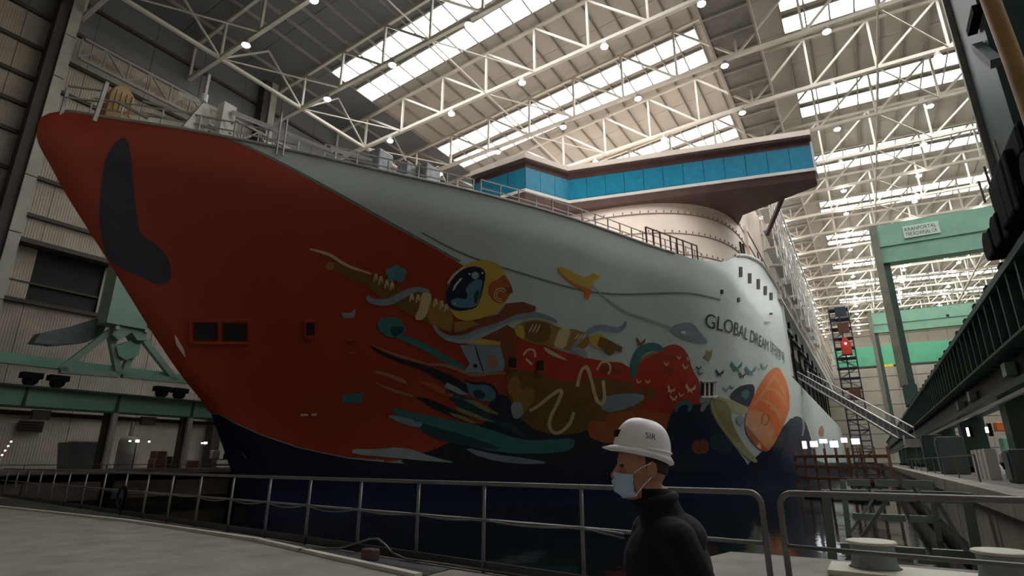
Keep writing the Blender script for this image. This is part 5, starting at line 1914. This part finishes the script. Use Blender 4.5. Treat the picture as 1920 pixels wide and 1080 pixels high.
for p in bme.polygons:
    c = p.center
    k = 0
    if c.z > 1.572 or (c.z > 1.515 and c.x > 0.088):
        k = 2
    elif c.z < 0.09:
        k = 3
    elif c.z < 0.92 and abs(c.y) < 0.22:
        k = 1
    elif abs(c.y) > 0.195 and c.z < 1.06:
        for wr in (Vector((0.06, 0.27, 0.93)), Vector((0.26, -0.24, 0.98))):
            el = Vector((-0.10, 0.27, 1.13)) if wr.y > 0 else Vector((0.06, -0.27, 1.12))
            if wr.y * c.y > 0 and (Vector(c) - wr).dot((wr - el).normalized()) > 0.0:
                k = 2
    p.material_index = k
bme.shade_smooth()
bme.transform(PMX)
bo_ = bpy.data.objects.new('body', bme)
COL.objects.link(bo_)
WM[bo_.name] = Matrix()
par(bo_, person)


def pbuild(mb, name, m, smooth_=True, parent=None):
    o = mb.build(name, m, None, smooth_)
    o.data.transform(PMX)
    return par(o, parent or person)


# jacket collar
cm = MB()
cm.path([(0.022 + 0.082 * math.cos(t * PI / 9), 0.080 * math.sin(t * PI / 9), 1.512 + 0.030 * (1 - math.cos(t * PI / 9)) * 0.5) for t in range(19)], 0.019, 8)
pbuild(cm, 'collar', M['jacket'])
# hair below the hat at the nape and temples: a close shell round the skull
hmb = MB()
hv_ = []
NA_, NB_ = 21, 6
for j in range(NB_):
    zz = 0.065 - 0.10 * j / (NB_ - 1)
    for i in range(NA_):
        q_ = PI * (0.47 + 1.06 * i / (NA_ - 1))
        edge = abs(i / (NA_ - 1) - 0.5) * 2
        z_ = zz if zz > 0 else zz * (1 - 0.75 * edge ** 2)
        k_r = math.sqrt(max(0.05, 1 - ((z_ - 0.015) / 0.112) ** 2))
        hv_.append(Vector(hp(0.103 * k_r * math.cos(q_), 0.0815 * k_r * math.sin(q_), z_)))
hmb.raw(hv_, [(j * NA_ + i, j * NA_ + i + 1, (j + 1) * NA_ + i + 1, (j + 1) * NA_ + i) for j in range(NB_ - 1) for i in range(NA_ - 1)])
ho_ = pbuild(hmb, 'hair', M['hair'])
hs_ = ho_.modifiers.new('solid', 'SOLIDIFY')
hs_.thickness = 0.008
# eyes
for s in (-1, 1):
    em = MB()
    ellip(em, hp(0.088, s * 0.031, 0.004), hr(0.010, 0.012, 0.0065))
    pbuild(em, 'eye', M['hair'])
# hard hat: dome with brim, front slot and back dip
tilt = Matrix.Translation((HX, 0, HZ + 0.055)) @ Matrix.Rotation(math.radians(-12), 4, 'Y') @ Matrix.Rotation(math.radians(0), 4, 'Z')
HA, HB = 0.124, 0.102
hh = MB()
NR, NK = 14, 40
hv = []
for i in range(NR + 1):
    ph = PI / 2 * i / NR
    for k in range(NK):
        q_ = 2 * PI * k / NK
        r = math.cos(ph) ** 0.72
        x = HA * r * math.cos(q_)
        y = HB * r * math.sin(q_)
        z = 0.138 * math.sin(ph) ** 0.92
        ridge = 0.004 * math.exp(-(y / 0.018) ** 2) * (1 if i > 2 else 0)
        hv.append(Vector((x, y, z + ridge)))
hf = []
for i in range(NR):
    for k in range(NK):
        hf.append((i * NK + k, i * NK + (k + 1) % NK, (i + 1) * NK + (k + 1) % NK, (i + 1) * NK + k))
hh.raw([tilt @ v for v in hv], hf)
hat = pbuild(hh, 'hard_hat', M['helmet'])
bm_ = MB()
bv = []
for k in range(NK):
    q_ = 2 * PI * k / NK
    fr_ = max(0, math.cos(q_)) ** 2
    bk_ = max(0, -math.cos(q_)) ** 2
    ex_ = 0.010 + 0.036 * fr_ + 0.008 * bk_
    for rr_, dz in ((0.0, 0.006), (ex_, -0.004 - 0.010 * fr_ - 0.014 * bk_), (ex_, -0.009 - 0.010 * fr_ - 0.018 * bk_), (0.0, -0.022 - 0.012 * bk_)):
        bv.append(Vector(((HA + rr_) * math.cos(q_), (HB + rr_) * math.sin(q_), dz)))
bf = []
for k in range(NK):
    for j in range(3):
        a = k * 4 + j
        b2 = ((k + 1) % NK) * 4 + j
        bf.append((a, b2, b2 + 1, a + 1))
bm_.raw([tilt @ v for v in bv], bf)
pbuild(bm_, 'brim', M['helmet'], True, hat)
gm = MB()
gm.path([tilt @ Vector((1.012 * HA * math.cos(q_), 1.012 * HB * math.sin(q_), 0.012 + 0.006 * max(0, -math.cos(q_)))) for q_ in [PI * (0.5 + i / 20) for i in range(21)]], 0.005, 6)
pbuild(gm, 'rain_gutter', M['helmet'], True, hat)
lm_ = MB()
lm_.box(tilt @ Vector((0.112, 0.0, 0.055)), (0.025, 0.05, 0.03))
pbuild(lm_, 'lamp_bracket', M['black'], False, hat)
# print on the hat side, towards the viewer (walker's left side is +y; the viewer stands on that side)
tm = text_mesh('SIR')
xs_ = [v.co.x for v in tm.vertices]
ys_ = [v.co.y for v in tm.vertices]
for v in tm.vertices:
    u_ = 0.020 - (v.co.x - min(xs_)) / (max(xs_) - min(xs_)) * 0.045
    z_ = 0.052 + v.co.y / max(ys_) * 0.024
    sn = (z_ / 0.138) ** (1 / 0.92)
    cs = math.sqrt(max(0, 1 - sn * sn)) ** 0.72
    yy = HB * cs * math.sqrt(max(0, 1 - (u_ / (HA * cs)) ** 2))
    v.co = tilt @ Vector((u_, yy + 0.0022, z_))
tm.transform(PMX)
tm.materials.append(M['print'])
to = bpy.data.objects.new('hat_print', tm)
COL.objects.link(to)
WM[to.name] = Matrix()
par(to, hat)
# face mask: pleated sheet wrapped round nose, mouth and chin
mk = MB()
mv = []
NA, NB = 17, 9
for j in range(NB):
    s_ = j / (NB - 1)
    z = -0.018 - 0.098 * s_
    bulge = 0.122 - 0.012 * abs(s_ - 0.35) - 0.030 * max(0, s_ - 0.7) / 0.3
    for i in range(NA):
        t = -1 + 2 * i / (NA - 1)
        q_ = t * 1.22
        rx = bulge + 0.004 * math.sin(s_ * PI * 6)
        ry = 0.068 - 0.012 * s_
        x = 0.012 + (rx - 0.012) * math.cos(q_) ** 0.8
        y = ry * math.sin(q_) * 1.08
        mv.append(Vector(hp(x, y, z - 0.012 * abs(t) * (0.5 - s_) * 1.6)))
mf = [(j * NA + i, j * NA + i + 1, (j + 1) * NA + i + 1, (j + 1) * NA + i) for j in range(NB - 1) for i in range(NA - 1)]
mk.raw(mv, mf)
mko = pbuild(mk, 'face_mask', M['mask'])
sl = mko.modifiers.new('solid', 'SOLIDIFY')
sl.thickness = 0.003
for s in (-1, 1):
    for z0_, z1_ in ((-0.022, 0.012), (-0.105, -0.036)):
        lp_ = MB().path([hp(0.055, s * 0.071, z0_), hp(0.025, s * 0.080, (z0_ + z1_) / 2 + 0.004), hp(-0.008, s * 0.086, z1_)], 0.0022, 6)
        pbuild(lp_, 'ear_loop', M['helmet'], True, mko)
